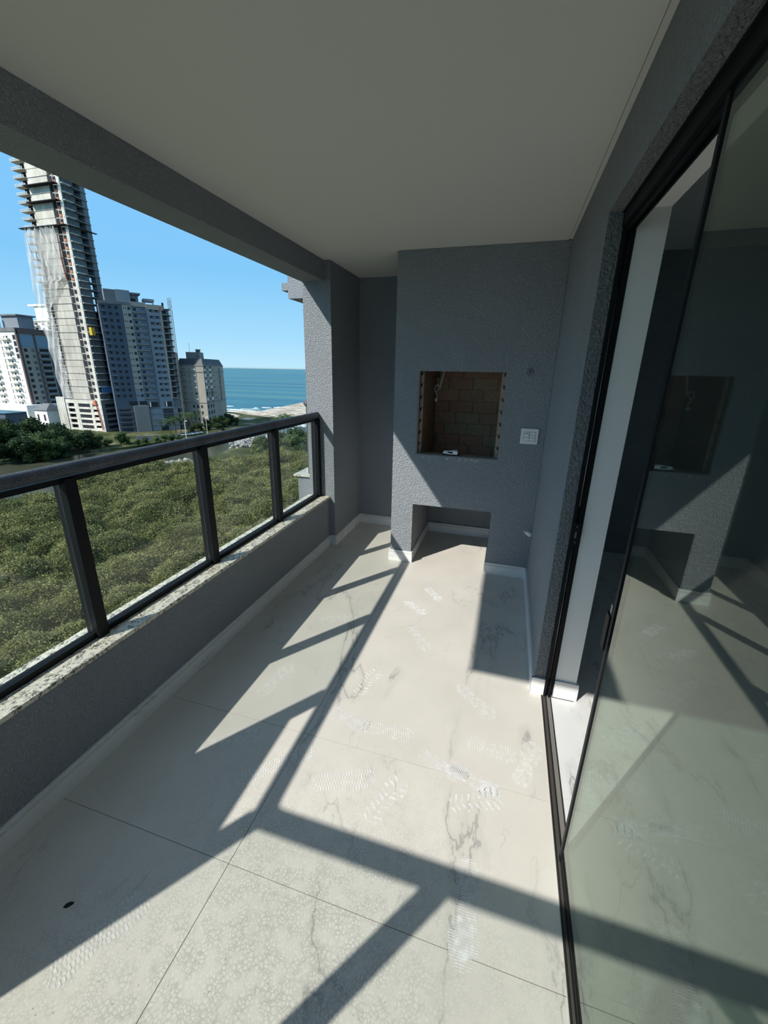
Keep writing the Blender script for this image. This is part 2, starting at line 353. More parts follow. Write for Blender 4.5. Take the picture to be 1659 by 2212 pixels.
for r in range(rows):
    z0 = .803+r*bh
    off = [0.0, .105, -.03, .13, .02, .09][r % 6]
    x = BX0+.002-off*1.0
    while x < BX1:
        a, b = max(x, BX0), min(x+.226, BX1)
        if b-a > .02:
            part('brick', MB().box(a+.0012, b-.0012, BYB+random.uniform(0, .0025), 4.214, z0+.001, z0+bh-.0012), random.choice(brm), bbq)
        x += .2285
    y = yC+.114-(.11 if r % 2 else 0)
    while y < BYB:
        a, b = max(y, yC+.114), min(y+.226, BYB)
        if b-a > .02:
            part('brick', MB().box(BX0-.03, BX0+random.uniform(-.002, 0), a+.0012, b-.0012, z0+.001, z0+bh-.0012), random.choice(brm), bbq)
            part('brick', MB().box(BX1, BX1+.028, a+.02, b-.0012, z0+.001, z0+bh-.0012), random.choice(brm), bbq)
        y += .2285
M['brick_end'] = mat('pale_brick_end', (.36, .28, .21), .9, spec=.1); n = N(M['brick_end']); nz = n.noise(n.obj(), 55, 4)
n.color(n.mix(n.ramp(nz.outputs[0], (.4, 0.0), (.65, 1.0)), (.36, .27, .20), (.27, .25, .22))); n.bump(nz.outputs[0], .6, .004)
M['cement'] = mat('raw_cement', (.24, .235, .22), .95, spec=.1); n = N(M['cement']); n.bump(n.noise(n.obj(), 70, 4).outputs[0], .7, .006)
M['dark'] = mat('dark_hollow', (.03, .028, .025), .95, spec=.1)
for k in range(7):
    z0 = FZ0+.006+k*.0975; z1 = min(z0+.094, FZ1-.006)
    # brick ends with the half-round notches of the hollow blocks
    for sgn, xa, xb in ((1, FX1-.031, FX1-.001), (-1, FX0+.012, BX0+.004)):
        mb = MB(); poly = [(xa, z0), (xb, z0)]; cx, cz = (xb if sgn > 0 else xa), z1-.012
        if sgn > 0: pts = [(xb, z0), (xb, cz-.016)]+[(xb-.017*math.sin(math.pi*t/6), cz-.016*math.cos(math.pi*t/6)) for t in range(1, 6)]+[(xb, min(cz+.016, z1)), (xb, z1), (xa, z1), (xa, z0)]
        else: pts = [(xa, z0), (xb, z0), (xb, z1), (xa, z1), (xa, min(cz+.016, z1))]+[(xa+.014*math.sin(math.pi*t/6), cz+.016*math.cos(math.pi*t/6)) for t in range(1, 6)]+[(xa, cz-.016)]
        y0, y1 = yC+.056, yC+.112
        i = len(mb.v); nP = len(pts); mb.v += [(a, y0, b) for a, b in pts]+[(a, y1, b) for a, b in pts]
        mb.f.append(tuple(range(nP))); mb.f.append(tuple(reversed(range(nP, 2*nP))))
        for q in range(nP): mb.f.append((q, nP+q, nP+(q+1) % nP, (q+1) % nP))
        part('brick_end', mb, M['brick_end'], bbq)
part('side_cement', MB().box(FX0, FX0+.011, yC+.004, yC+.062, FZ0, FZ1), M['cement'], bbq)
part('hearth_ledge', MB().box(FX0+.001, FX1-.001, yC+.003, yC+.108, FZ0, FZ0+.006), M['cement'], bbq)
M['flake'] = mat('white_paint_flakes', (.62, .62, .6), .8)
mb = MB()
for k in range(26):
    x = random.choice([-.66, -.62, -.60, -.44, -.34, -.29, -.24, -.2])+random.uniform(-.02, .02); z = FZ0-.012-random.random()*.014; w = random.uniform(.004, .014); hh = random.uniform(.003, .007)
    P = [(x+w*math.cos(t)*random.uniform(.6, 1), yC-.0022, z+hh*math.sin(t)*random.uniform(.6, 1)) for t in [q*math.pi/3 for q in range(6)]]
    i = len(mb.v); mb.v += P+[(a, yC-.0005, c) for a, b, c in P]; mb.f.append(tuple(i+q for q in range(6)))
    for q in range(6): mb.f.append((i+q, i+6+q, i+6+(q+1) % 6, i+(q+1) % 6))
fo = part('paint_flakes', mb, M['flake'], bbq); fo['kind'] = 'stuff'
# hanging conduit with wires
M['pvc'] = mat('ivory_plastic', (.50, .47, .42), .5)
M['white_plastic'] = mat('white_plastic', (.78, .78, .78), .35)
con = empty('hanging_conduit', (-.60, 3.95, 2.1), 'pale plastic conduit with looped wires hanging inside the firebox', 'conduit')
part('tube', MB().tube([(-.555, 3.95, 2.148), (-.575, 3.95, 1.9), (-.600, 3.96, 1.70), (-.632, 3.97, 1.565)], .0105, 10), M['pvc'], con, smooth=True)
def curve_pts(P, n=8):
    out = []
    for i in range(len(P)-1):
        p0 = Vector(P[max(i-1, 0)]); p1 = Vector(P[i]); p2 = Vector(P[i+1]); p3 = Vector(P[min(i+2, len(P)-1)])
        for k in range(n):
            t = k/n; out.append(.5*((2*p1)+(-p0+p2)*t+(2*p0-5*p1+4*p2-p3)*t*t+(-p0+3*p1-3*p2+p3)*t**3))
    out.append(Vector(P[-1])); return out
part('wire', MB().tube(curve_pts([(-.632, 3.97, 1.57), (-.645, 3.955, 1.60), (-.668, 3.95, 1.585), (-.672, 3.95, 1.555), (-.655, 3.955, 1.52), (-.650, 3.96, 1.49), (-.664, 3.955, 1.468)]), .0035, 6), M['white_plastic'], con, smooth=True)
part('wire', MB().tube(curve_pts([(-.634, 3.97, 1.57), (-.655, 3.965, 1.545), (-.66, 3.95, 1.53), (-.648, 3.95, 1.50), (-.655, 3.955, 1.465)]), .0035, 6), M['white_plastic'], con, smooth=True)
part('connector', MB().box(-.664, -.644, 3.948, 3.962, 1.452, 1.478), M['white_plastic'], con)
# small fitting on the ledge
fit = empty('plastic_fitting', (-.432, yC+.035, FZ0+.0075), 'small white plastic switch fitting with black edges on the firebox ledge', 'fitting', rot=-.08)
def lpart(name, mb, m, root, **k): return obj(name, mb, m, root, **k)
lpart('frame', MB().box(-.068, .060, -.020, .030, .0, .010), M['rubber'], fit, bevel=.003)
lpart('housing', MB().box(-.062, -.022, -.018, .028, .010, .034), M['white_plastic'], fit, bevel=.005)
lpart('housing', MB().box(.018, .062, -.022, .008, .010, .040), M['white_plastic'], fit, bevel=.006)
lpart('tab', MB().tube([(-.03, .004, .026), (.05, .022, .040)], .007, 8), M['white_plastic'], fit, smooth=True)
lpart('tab', MB().tube([(-.064, -.016, .018), (.02, -.024, .014)], .006, 8), M['white_plastic'], fit, smooth=True)
lpart('clip', MB().box(.056, .074, -.014, .010, .008, .026), M['rubber'], fit, bevel=.002)
lpart('clip', MB().box(-.022, .016, -.010, .018, .010, .024), M['rubber'], fit, bevel=.002)

# switch plate
sw = empty('light_switch', (.182, yC, 1.2415), 'square white plate with a socket and three switch modules on the barbecue wall', 'switch')
lpart('plate', MB().box(-.066, .066, -.010, 0, -.061, .061), M['white_plastic'], sw, bevel=.003)
lpart('recess', MB().box(-.046, .046, -.0108, -.0098, -.036, .036), M['groove'], sw)
lpart('socket', MB().box(-.044, -.003, -.0135, -.0105, -.008, .034), M['white_plastic'], sw, bevel=.0015)
for dx in (-.034, -.024, -.014):
    lpart('socket_hole', MB().tube([(dx, -.0142, .022), (dx, -.0130, .022)], .0036, 8), M['dark'], sw)
lpart('rocker', MB().box(.001, .044, -.0135, -.0105, .012, .034), M['white_plastic'], sw, bevel=.0015)
lpart('rocker', MB().box(.001, .044, -.0135, -.0105, -.008, .010), M['white_plastic'], sw, bevel=.0015)
lpart('rocker', MB().box(-.044, -.001, -.0135, -.0105, -.034, -.010), M['white_plastic'], sw, bevel=.0015)
lpart('rocker', MB().box(.001, .044, -.0135, -.0105, -.034, -.010), M['white_plastic'], sw, bevel=.0015)
# gas outlet high on the wall
M['steel'] = mat('dull_steel', (.28, .28, .27), .35, .8)
gv = empty('gas_outlet', (.128, yC, 1.728), 'small round capped gas outlet above the light switch', 'outlet')
lpart('flange', MB().tube([(0, -.006, 0), (0, 0, 0)], .026, 20), M['stucco_rough'], gv)
lpart('ring', MB().tube([(0, -.018, 0), (0, -.006, 0)], [.015, .020], 8), M['steel'], gv)
lpart('hole', MB().tube([(0, -.0195, 0), (0, -.018, 0)], .008, 12), M['dark'], gv)
# water stub low on right wall
ws = empty('pipe_stub', (xR, 3.44, .43), 'short white plastic pipe plug sticking out low on the right wall', 'pipe')
lpart('plug', MB().tube([(0, 0, 0), (-.022, -.012, .012), (-.052, -.022, .028)], [.021, .020, .012], 12), M['white_plastic'], ws, smooth=True)
lpart('tip', MB().tube([(-.052, -.022, .028), (-.064, -.026, .036)], [.008, .005], 8), M['white_plastic'], ws, smooth=True)
lpart('collar', MB().tube([(0, 0, 0), (-.004, 0, .002)], .032, 14), M['cement'], ws)

# ------------------------------------------------------------------ sill stone
sill = struct('trim_5', MB().box(xSo+.03, xSi-.01, yN-.05, yP, zS-.0218, zS-.012), M['cement'], 'mortar bed under the granite sill', 'trim')
cuts = [yN-.11, .95, 2.30, yP]
for a, b in zip(cuts[:-1], cuts[1:]):
    obj('stone_slab', MB().box(xSo, xSi, a+.0008, b-.0008, zS-.0215, zS), M['granite'], sill, bevel=.002)
obj('stone_slab', MB().box(xSi+.001, .296, yN-.11, -.244, zS-.0215, zS), M['granite'], sill, bevel=.002)

# ------------------------------------------------------------------ railing
rail = empty('railing', (XRL, yP, zS), 'black aluminium railing with clear glass panels and a dusty rounded handrail', 'railing')
YPS = [.411, 1.209, 2.021, 2.8405, 3.600]
XPi, XPo_ = XRL+DP/2, XRL-DP/2-.012
HR = .0275
pts = [(.29, yN, ZRL), (XRL+.05, yN, ZRL), (XRL+.012, yN+.012, ZRL), (XRL, yN+.05, ZRL), (XRL, yP, ZRL)]
part('handrail', MB().tube(pts, HR, 24, ry=.0265), M['rail'], rail, smooth=True)
part('rail_insert', MB().box(XRL-.014, XRL+.014, yN, yP, ZRL-.052, ZRL-.030).box(XRL, .29, yN-.014, yN+.014, ZRL-.052, ZRL-.030), M['black'], rail)
for i, y in enumerate(YPS):
    hw = .026
    part('post', MB().box(XPo_, XPi, y-hw, y+hw, zS, ZRL-.034), M['black'], rail, bevel=.0015)
part('post', MB().box(XPo_, XPi, yN-.028, yN+.028, zS, ZRL-.034), M['black'], rail, bevel=.0015)
for x in (-.98, -.24):
    part('post', MB().box(x-.028, x+.028, yN-.04, yN+.028, zS, ZRL-.034), M['black'], rail, bevel=.0015)
ysp = [yN]+YPS
for a, b in zip(ysp[:-1], ysp[1:]):
    part('bottom_channel', MB().box(XRL-.030, XRL+.010, a+.027, b-.027, zS, zS+.028), M['black'], rail)
    if a == yN:
        part('infill_panel', MB().box(XRL-.013, XRL-.005, a+.03, b-.027, zS+.028, 1.13), M['cement'], rail)
    else:
        part('glass_panel', MB().box(XRL-.014, XRL-.006, a+.027, b-.027, zS+.028, ZRL-.05), M['rail_glass'], rail)
for a, b in ((XRL, -.98), (-.98, -.24), (-.24, .27)):
    part('bottom_channel', MB().box(a+.030, b-.030, yN-.03, yN+.010, zS, zS+.028), M['black'], rail)
    part('glass_panel', MB().box(a+.030, b-.030, yN-.014, yN-.006, zS+.028, ZRL-.05), M['rail_glass'], rail)
for x, y, z in ((XPi, 3.595, .72), (XPi, 3.595, .95), (XPi, 3.595, 1.17), (XPi, 2.8405, zS+.05)):
    part('screw_head', MB().tube([(x, y, z), (x+.0015, y, z)], .005, 8), M['steel'], rail)

# ------------------------------------------------------------------ sliding door
door = empty('door_1', (xJ, yJ, 0)); door['kind'] = 'structure'; door['label'] = 'black framed green tinted sliding glass door, partly open'; door['category'] = 'door'
YD0, YD1 = -.12, yJ
part('head_track', MB().box(xJ-.004, xJ+.052, YD0, YD1-.002, zJ-.058, zJ-.002).box(xJ-.010, xJ-.004, YD0, YD1-.002, zJ-.010, zJ-.002).box(xJ+.012, xJ+.018, YD0, YD1-.002, zJ-.074, zJ-.058).box(xJ+.036, xJ+.042, YD0, YD1-.002, zJ-.074, zJ-.058), M['black'], door)
part('floor_track', MB().box(.345, .350, YD0, YD1-.02, -.01, .006).box(.350, .396, YD0, YD1-.006, -.02, -.012).box(.366, .370, YD0, YD1-.006, -.012, .004).box(.392, .396, YD0, YD1-.006, -.012, .003), M['rubber'], door)
part('track_lip', MB().box(.350, .366, YD0, YD1-.02, -.012, .002), M['alu'], door)
part('sealant', MB().box(.3425, .345, YD0, YD1-.012, -.002, .002), M['edge'], door)
part('jamb_frame', MB().box(xJ+.001, xJ+.013, yJ-.022, yJ, 0.0, zJ-.058).box(xJ+.026, xJ+.032, yJ-.022, yJ, 0.0, zJ-.058).box(xJ+.013, xJ+.026, yJ-.006, yJ, 0, zJ-.058), M['black'], door)
part('jamb_bead', MB().tube([(xJ+.0195, yJ-.008, .12), (xJ+.0195, yJ-.008, .95)], .0045, 8).tube([(xJ+.0195, yJ-.008, 1.12), (xJ+.0195, yJ-.008, 2.05)], .0045, 8), M['steel'], door, smooth=True)
sp = part('strike_plate', MB().box(xJ+.002, xJ+.040, yJ-.028, yJ-.023, .922, 1.042), M['black'], door, bevel=.001)
def child(name, mb, m, p, root): 
    o = obj(name, local(mb, root), m, p); return o
child('screw', MB().tube([(xJ+.021, yJ-.030, 1.022), (xJ+.021, yJ-.028, 1.022)], .004, 8), M['steel'], sp, door)
child('screw', MB().tube([(xJ+.021, yJ-.030, .940), (xJ+.021, yJ-.028, .940)], .004, 8), M['steel'], sp, door)
child('keeper_slot', MB().box(xJ+.016, xJ+.024, yJ-.0295, yJ-.028, .962, .995), M['steel'], sp, door)
XS0, XS1, YS0, YS1 = .357, .372, 1.195, 1.214
part('stile', MB().box(XS0, XS1, YS0, YS1, .004, zJ-.062), M['black'], door, bevel=.001)
part('stile_edge', MB().box(XS0+.003, XS0+.008, YS1, YS1+.005, .004, zJ-.062), M['steel'], door)
part('bottom_rail', MB().box(XS0+.004, XS1-.004, YD0, YS0, .002, .030), M['black'], door)
part('door_glass', MB().box(XS0+.004, XS0+.011, YD0, YS0+.004, .030, zJ-.062), M['door_glass'], door)
part('pull_handle', MB().box(XS0-.004, XS0+.002, YS1+.004, YS1+.040, .915, 1.035), M['black'], door, bevel=.001)
part('latch', MB().box(XS0-.002, XS0+.006, YS1+.002, YS1+.016, 1.045, 1.075), M['steel'], door, bevel=.001)
# ================================================================== outside: land, water, sky line
GZ, WZ = -30.0, -31.0
def pol(az, d): a = math.radians(az); return (-math.sin(a)*d, math.cos(a)*d)
# --- water
m = M['sea'] = mat('sea_water', (.02, .14, .17), .35, spec=.18); n = N(m); v = n.obj((1, .35, 1))
b1 = n.noise(n.obj((.0012, .014, 1), (0, 0, -.1)), 1, 4, .6); b2 = n.noise(n.obj((.012, .10, 1), (0, 0, -.1)), 1, 5, .6)
c = n.ramp(b1.outputs[0], (.38, (.010, .085, .135)), (.50, (.022, .150, .175)), (.60, (.075, .180, .150)))
c = n.mix(n.ramp(b2.outputs[0], (.40, 0.0), (.62, .45)), c, (.035, .095, .12))
caps = n.noise(n.obj((.05, .22, 1), (0, 0, -.1)), 1, 4, .7); c = n.mix(n.ramp(caps.outputs[0], (.715, 0.0), (.74, .85)), c, (.55, .6, .6))
n.color(c); n.bump(n.noise(n.obj((.1, .35, 1)), 1, 5, .65).outputs[0], .8, 1.2)
m = M['river'] = mat('river_water', (.055, .060, .035), .22, spec=.30); n = N(m)
n.color(n.ramp(n.noise(n.obj((.02, .05, 1)), 1, 3).outputs[0], (.35, (.050, .052, .034)), (.7, (.075, .078, .052)))); n.bump(n.noise(n.obj((.5, 1.2, 1)), 1, 4).outputs[0], .35, .3)
def flat(poly, z, th=1.0): return MB().prism([(x, y) for x, y in poly], z-th, z)
def ccw(P):
    a = sum(P[i][0]*P[(i+1) % len(P)][1]-P[(i+1) % len(P)][0]*P[i][1] for i in range(len(P))); return P if a > 0 else P[::-1]
sea = obj('sea', flat([(-14000, -9000), (14000, -9000), (14000, 18000), (-14000, 18000)], WZ, 2), M['sea']); sea['kind'] = 'structure'; tag(sea, 'blue green sea reaching to the horizon', 'sea')
far_bank = [(-150, 20), (-158, 70), (-162, 94), (-159, 117), (-149, 131), (-142, 158), (-139, 200), (-140, 222), (-126, 226), (-122, 238), (-140, 252), (-165, 256), (-207, 275), (-260, 262), (-900, 420), (-900, -300), (-150, -300)]
near_bank = [(-100, -60), (-104, 40), (-111, 64), (-108, 72), (-108, 80), (-113, 93), (-113, 105), (-109, 114), (-101, 119), (-110, 150), (-110, 184), (-98, 214), (-60, 235), (90, 240), (300, 240), (300, -60)]
riv = obj('river', flat(ccw([(-170, -300), (-90, -300), (-90, 222), (-146, 226), (-170, 226)]), WZ+.12, .1), M['river']); riv['kind'] = 'structure'; tag(riv, 'calm brown green river between the two banks', 'river')
m = M['soil'] = mat('bank_soil_and_grass', (.10, .12, .05), .95, spec=.1); n = N(m)
n.color(n.ramp(n.noise(n.obj(), .09, 5, .6).outputs[0], (.38, (.030, .045, .016)), (.56, (.075, .085, .035)), (.70, (.20, .18, .13)))) 
m = M['sand'] = mat('beach_sand', (.62, .55, .44), .95, spec=.1); n = N(m)
n.color(n.ramp(n.noise(n.obj((.06, .22, 1)), 1, 5, .62).outputs[0], (.36, (.17, .14, .10)), (.46, (.34, .29, .22)), (.60, (.58, .54, .46)))) ; n.bump(n.noise(n.obj(), .35, 4).outputs[0], .8, 1.0)
gb = obj('far_bank', flat(ccw(far_bank), GZ, 2), M['soil']); gb['kind'] = 'structure'; tag(gb, 'grassy far river bank under the towers', 'ground')
nb = obj('near_bank', flat(ccw(near_bank), GZ, 2), M['soil']); nb['kind'] = 'structure'; tag(nb, 'ground of the near river bank under the mangrove', 'ground')
# beach with mounds
mb = MB(); nx_, ny_ = 60, 60
bp = ccw([(-215, 262), (-209, 276), (-191, 296), (-196, 340), (-204, 400), (-225, 520), (-100, 520), (-60, 300), (-90, 244), (-128, 236), (-146, 228), (-172, 232)])
def inside(x, y, P):
    c = False; j = len(P)-1
    for i in range(len(P)):
        if (P[i][1] > y) != (P[j][1] > y) and x < (P[j][0]-P[i][0])*(y-P[i][1])/(P[j][1]-P[i][1])+P[i][0]: c = not c
        j = i
    return c
def edged(x, y, P):
    best = 1e9
    for i in range(len(P)):
        a = Vector(P[i]); b = Vector(P[(i+1) % len(P)]); p = Vector((x, y)); t = max(0, min(1, (p-a).dot(b-a)/(b-a).length_squared)); best = min(best, (a+(b-a)*t-p).length)
    return best
for j in range(ny_+1):
    for i in range(nx_+1):
        x = -230+i*170/nx_; y = 222+(j/ny_)**1.4*300
        ins = inside(x, y, bp); d = edged(x, y, bp)*(1 if ins else -1)
        z = WZ-1+min(1.6, max(0, (d+4)*.22))
        if ins: z += max(0, noise.noise((x*.07, y*.05, 3)))*3.2*min(1, max(0, (300-y)/60))*min(1, d/8)+noise.noise((x*.3, y*.3, 1))*.25
        mb.v.append((x, y, z))
for j in range(ny_):
    for i in range(nx_):
        a = j*(nx_+1)+i; mb.f.append((a, a+1, a+nx_+2, a+nx_+1))
bo = obj('beach', mb, M['sand'], smooth=True); bo['kind'] = 'structure'; tag(bo, 'pale sand spit with mounds beside the surf', 'beach')
M['foam'] = mat('surf_foam', (.85, .87, .88), .9)
mb = MB(); random.seed(11)
for k in range(46):
    t = random.random(); x = -250+90*t+random.uniform(-6, 6); off = random.choice([3, 8, 16, 26, 38])+random.uniform(0, 4)
    y = (276+(-207-x)*.15 if x < -207 else 276+(x+207)*1.2)+off
    L = random.uniform(4, 14)*(1.2 if off < 20 else .8); w = random.uniform(.5, 1.5)
    P = [(x+L*(q/6-.5), y+.12*L*(q/6-.5)+random.uniform(-w, w)*.3+w*math.sin(math.pi*q/6)) for q in range(7)]+[(x+L*(q/6-.5), y+.12*L*(q/6-.5)-w*math.sin(math.pi*q/6)*.6) for q in range(5, 0, -1)]
    mb.prism(ccw(P), WZ, WZ+.35)
fo = obj('surf_foam', mb, M['foam']); tag(fo, 'broken white surf foam along the beach', 'surf', kind='stuff')
# rocks and pale sand at the near bank
M['rock'] = mat('pale_rock', (.36, .35, .33), .95, spec=.1)
def rocks(name, x0, y0, x1, y1, cnt, w, label, zt=1.5):
    mb = MB()
    for k in range(cnt):
        t = random.random(); x = x0+(x1-x0)*t+random.gauss(0, w); y = y0+(y1-y0)*t+random.gauss(0, w); r = random.uniform(.5, 1.2); z = GZ+random.uniform(-.4, zt)*math.exp(-((random.random()*1.2)**2))
        i = len(mb.v); h = [random.uniform(.6, 1.1)*r for _ in range(8)]
        for a in range(5): mb.v.append((x+math.cos(a*1.257)*h[a], y+math.sin(a*1.257)*h[a], z))
        mb.v.append((x, y, z+r*.8)); mb.v.append((x, y, z-r))
        for a in range(5): mb.f.append((i+a, i+(a+1) % 5, i+5)); mb.f.append((i+(a+1) % 5, i+a, i+6))
    o = obj(name, mb, M['rock']); tag(o, label, 'rocks', kind='stuff'); return o
rocks('rock_pile', -108, 150, -103, 172, 420, 2.2, 'heap of pale grey boulders at the river edge beside the trees', 2.5)
rocks('rock_strip', -104, 117, -113, 101, 160, .9, 'strip of small pale stones along the near river bank')
ss = obj('sand_strip', flat(ccw([(-113.5, 100), (-112, 108), (-107, 116), (-100, 121), (-92, 126), (-84, 132), (-80, 122), (-92, 113), (-101, 108), (-108, 101)]), GZ+.3, .4), M['sand']); ss['kind'] = 'structure'; tag(ss, 'narrow strip of white sand at the near river bank', 'sand')

# --- foliage material and leaf helpers
def leafmat(name, c0, c1, c2, tr=.25):
    m = mat(name, c1, .6, spec=.25); n = N(m); oi = n.n('ObjectInfo'); g = n.n('NewGeometry')
    nz = n.noise(n.obj(), .16, 3)
    rnd = n.math('ADD', n.math('MULTIPLY', oi.outputs['Random'], .45), n.math('MULTIPLY', nz.outputs[0], .75))
    rnd = n.math('ADD', rnd, n.math('MULTIPLY', n.math('SUBTRACT', g.outputs['Random Per Island'], .5), .28))
    c = n.ramp(rnd, (.30, c0), (.60, c1), (.88, c2)); n.color(c)
    t = n.t; ts = n.n('BsdfTranslucent'); mx = n.n('MixShader'); mx.inputs[0].default_value = tr
    n.l(c, ts.inputs[0]); n.l(n.b.outputs[0], mx.inputs[1]); n.l(ts.outputs[0], mx.inputs[2])
    n.l(mx.outputs[0], t.nodes['Material Output'].inputs[0]); return m
M['mangrove'] = leafmat('mangrove_leaves', (.060, .080, .022), (.175, .185, .055), (.35, .33, .13))
M['tree_dark'] = leafmat('dark_tree_leaves', (.012, .030, .010), (.035, .065, .020), (.095, .125, .035))
M['tree_green'] = leafmat('green_tree_leaves', (.025, .055, .015), (.06, .11, .03), (.13, .17, .05))
M['bark'] = mat('bark', (.10, .085, .065), .95, spec=.1)
def leaf(mb, c, s, ln=1.7):
    u = Vector((random.gauss(0, 1), random.gauss(0, 1), random.gauss(0, .5))).normalized(); w = u.cross(Vector((random.gauss(0, .5), random.gauss(0, .5), 1))).normalized()
    c = Vector(c); a = u*s*ln*.5; b = w*s*.5
    mb.quad(c-a, c-b*.9, c+a, c+b*.9)
# --- mangrove canopy: one uncountable surface with leaf sprays scattered on it
random.seed(21)
def hsh(i, j, k=0):
    q = math.sin(i*127.1+j*311.7+k*74.7)*43758.5453; return q-math.floor(q)
def canopy(x, y):
    best = -9
    cs = 3.6; ci, cj = math.floor(x/cs), math.floor(y/cs)
    for a in (-1, 0, 1):
        for b in (-1, 0, 1):
            i, j = ci+a, cj+b; px, py = (i+hsh(i, j))*cs, (j+hsh(i, j, 1))*cs
            R = 1.9+1.5*hsh(i, j, 2); hh = -1.0+1.9*hsh(i, j, 3)
            d2 = (x-px)**2+(y-py)**2
            if d2 < R*R: best = max(best, hh+math.sqrt(R*R-d2)*.85)
    best = max(best, -1.6)
    return -25.6+best+1.6*noise.noise((x*.03, y*.03, 0))+.35*noise.noise((x*.9, y*.9, 2))
NBm = ccw([(-3, 6), (-20, -30), (-90, -40), (-98, 30), (-98, 50), (-94, 58), (-94, 67), (-98, 78), (-98, 89), (-92, 98), (-84, 103), (-76, 112), (-60, 118), (-40, 128), (-3, 140)])
NA, NR = 330, 330
mb = MB(); ok = []
for j in range(NR+1):
    r = 12*(235/12)**(j/NR)
    for i in range(NA+1):
        az = 14+(88-14)*i/NA; x, y = pol(az, r); y -= 2
        ins = inside(x, y, NBm); z = canopy(x, y) if ins else GZ-1.2
        if ins:
            d = edged(x, y, NBm)
            if d < 3: z = z-(3-d)*1.2
        mb.v.append((x, y, z)); ok.append(ins)
for j in range(NR):
    for i in range(NA):
        a = j*(NA+1)+i; q = (a, a+1, a+NA+2, a+NA+1)
        if any(ok[t] for t in q): mb.f.append(q)
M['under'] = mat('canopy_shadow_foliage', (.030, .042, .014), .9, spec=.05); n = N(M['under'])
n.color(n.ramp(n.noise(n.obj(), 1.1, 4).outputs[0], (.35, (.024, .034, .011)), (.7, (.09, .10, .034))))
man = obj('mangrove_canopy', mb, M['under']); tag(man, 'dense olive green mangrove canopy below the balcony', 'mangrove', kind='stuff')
spr = []
lib = bpy.data.collections.new('leaf_sprays')
for k in range(4):
    sm = MB()
    for q in range(34):
        v_ = Vector((random.gauss(0, .30), random.gauss(0, .30), abs(random.gauss(0, .22)))); leaf(sm, v_, random.uniform(.09, .15))
    so = bpy.data.objects.new('leaf_spray', sm.mesh('leaf_spray', M['mangrove'])); lib.objects.link(so); spr.append(so)
at = man.data.attributes.new('dens', 'FLOAT', 'POINT'); sc_ = man.data.attributes.new('size', 'FLOAT', 'POINT')
for i, v_ in enumerate(man.data.vertices):
    r = math.hypot(v_.co.x, v_.co.y); hgt = v_.co.z+25.6
    at.data[i].value = (5.5 if r < 45 else 5.5*(45/r)**1.15)*(0.25+min(1.0, max(0, (hgt+1.2)/2.0)))
    sc_.data[i].value = 1.0 if r < 45 else (r/45)**.62
gt = bpy.data.node_groups.new('scatter_sprays', 'GeometryNodeTree')
gt.interface.new_socket('Geometry', in_out='INPUT', socket_type='NodeSocketGeometry'); gt.interface.new_socket('Geometry', in_out='OUTPUT', socket_type='NodeSocketGeometry')
gi = gt.nodes.new('NodeGroupInput'); go_ = gt.nodes.new('NodeGroupOutput'); dp = gt.nodes.new('GeometryNodeDistributePointsOnFaces'); ip = gt.nodes.new('GeometryNodeInstanceOnPoints')
ci = gt.nodes.new('GeometryNodeCollectionInfo'); ci.inputs['Collection'].default_value = lib; ci.inputs['Separate Children'].default_value = True; ci.inputs['Reset Children'].default_value = True
na = gt.nodes.new('GeometryNodeInputNamedAttribute'); na.data_type = 'FLOAT'; na.inputs['Name'].default_value = 'dens'
ns = gt.nodes.new('GeometryNodeInputNamedAttribute'); ns.data_type = 'FLOAT'; ns.inputs['Name'].default_value = 'size'
rv = gt.nodes.new('FunctionNodeRandomValue'); rv.data_type = 'FLOAT_VECTOR'; rv.inputs['Min'].default_value = (-.5, -.5, 0); rv.inputs['Max'].default_value = (.5, .5, 6.28)
jg = gt.nodes.new('GeometryNodeJoinGeometry'); L_ = gt.links.new
L_(gi.outputs[0], dp.inputs['Mesh']); L_(na.outputs['Attribute'], dp.inputs['Density']); L_(dp.outputs['Points'], ip.inputs['Points']); L_(ci.outputs[0], ip.inputs['Instance'])
ip.inputs['Pick Instance'].default_value = True; L_(rv.outputs[0], ip.inputs['Rotation']); L_(ns.outputs['Attribute'], ip.inputs['Scale'])
L_(gi.outputs[0], jg.inputs[0]); L_(ip.outputs[0], jg.inputs[0]); L_(jg.outputs[0], go_.inputs[0])
gm = man.modifiers.new('sprays', 'NODES'); gm.node_group = gt

# --- single trees
def crown_mesh(seed, R, Hc, leaves, ls, m, flat_=.55):
    random.seed(seed); mb = MB(); lobes = []
    for k in range(9):
        a = random.uniform(0, 6.28); d = R*random.uniform(.15, .72); lobes.append((math.cos(a)*d, math.sin(a)*d, Hc*random.uniform(.22, .95)-R*.2, R*random.uniform(.32, .52)))
    for (x, y, z, r) in lobes:
        i = len(mb.v); 
        for a in range(4):
            for b in range(8):
                th = math.pi*(a+.5)/4; ph = b*math.pi/4; mb.v.append((x+r*.8*math.sin(th)*math.cos(ph), y+r*.8*math.sin(th)*math.sin(ph), z+r*.62*math.cos(th)))
        for a in range(3):
            for b in range(8): mb.f.append((i+a*8+b, i+(a+1)*8+b, i+(a+1)*8+(b+1) % 8, i+a*8+(b+1) % 8))
        mb.f.append(tuple(i+b for b in range(8))); mb.f.append(tuple(i+24+b for b in reversed(range(8))))
    for q in range(leaves):
        x, y, z, r = random.choice(lobes); u = Vector((random.gauss(0, 1), random.gauss(0, 1), random.gauss(.25, 1))).normalized()
        rr = r*random.uniform(.82, 1.18); leaf(mb, (x+u.x*rr, y+u.y*rr, z+u.z*rr*flat_*1.4), ls*random.uniform(.7, 1.3), 1.5)
    return mb.mesh('crown', m)
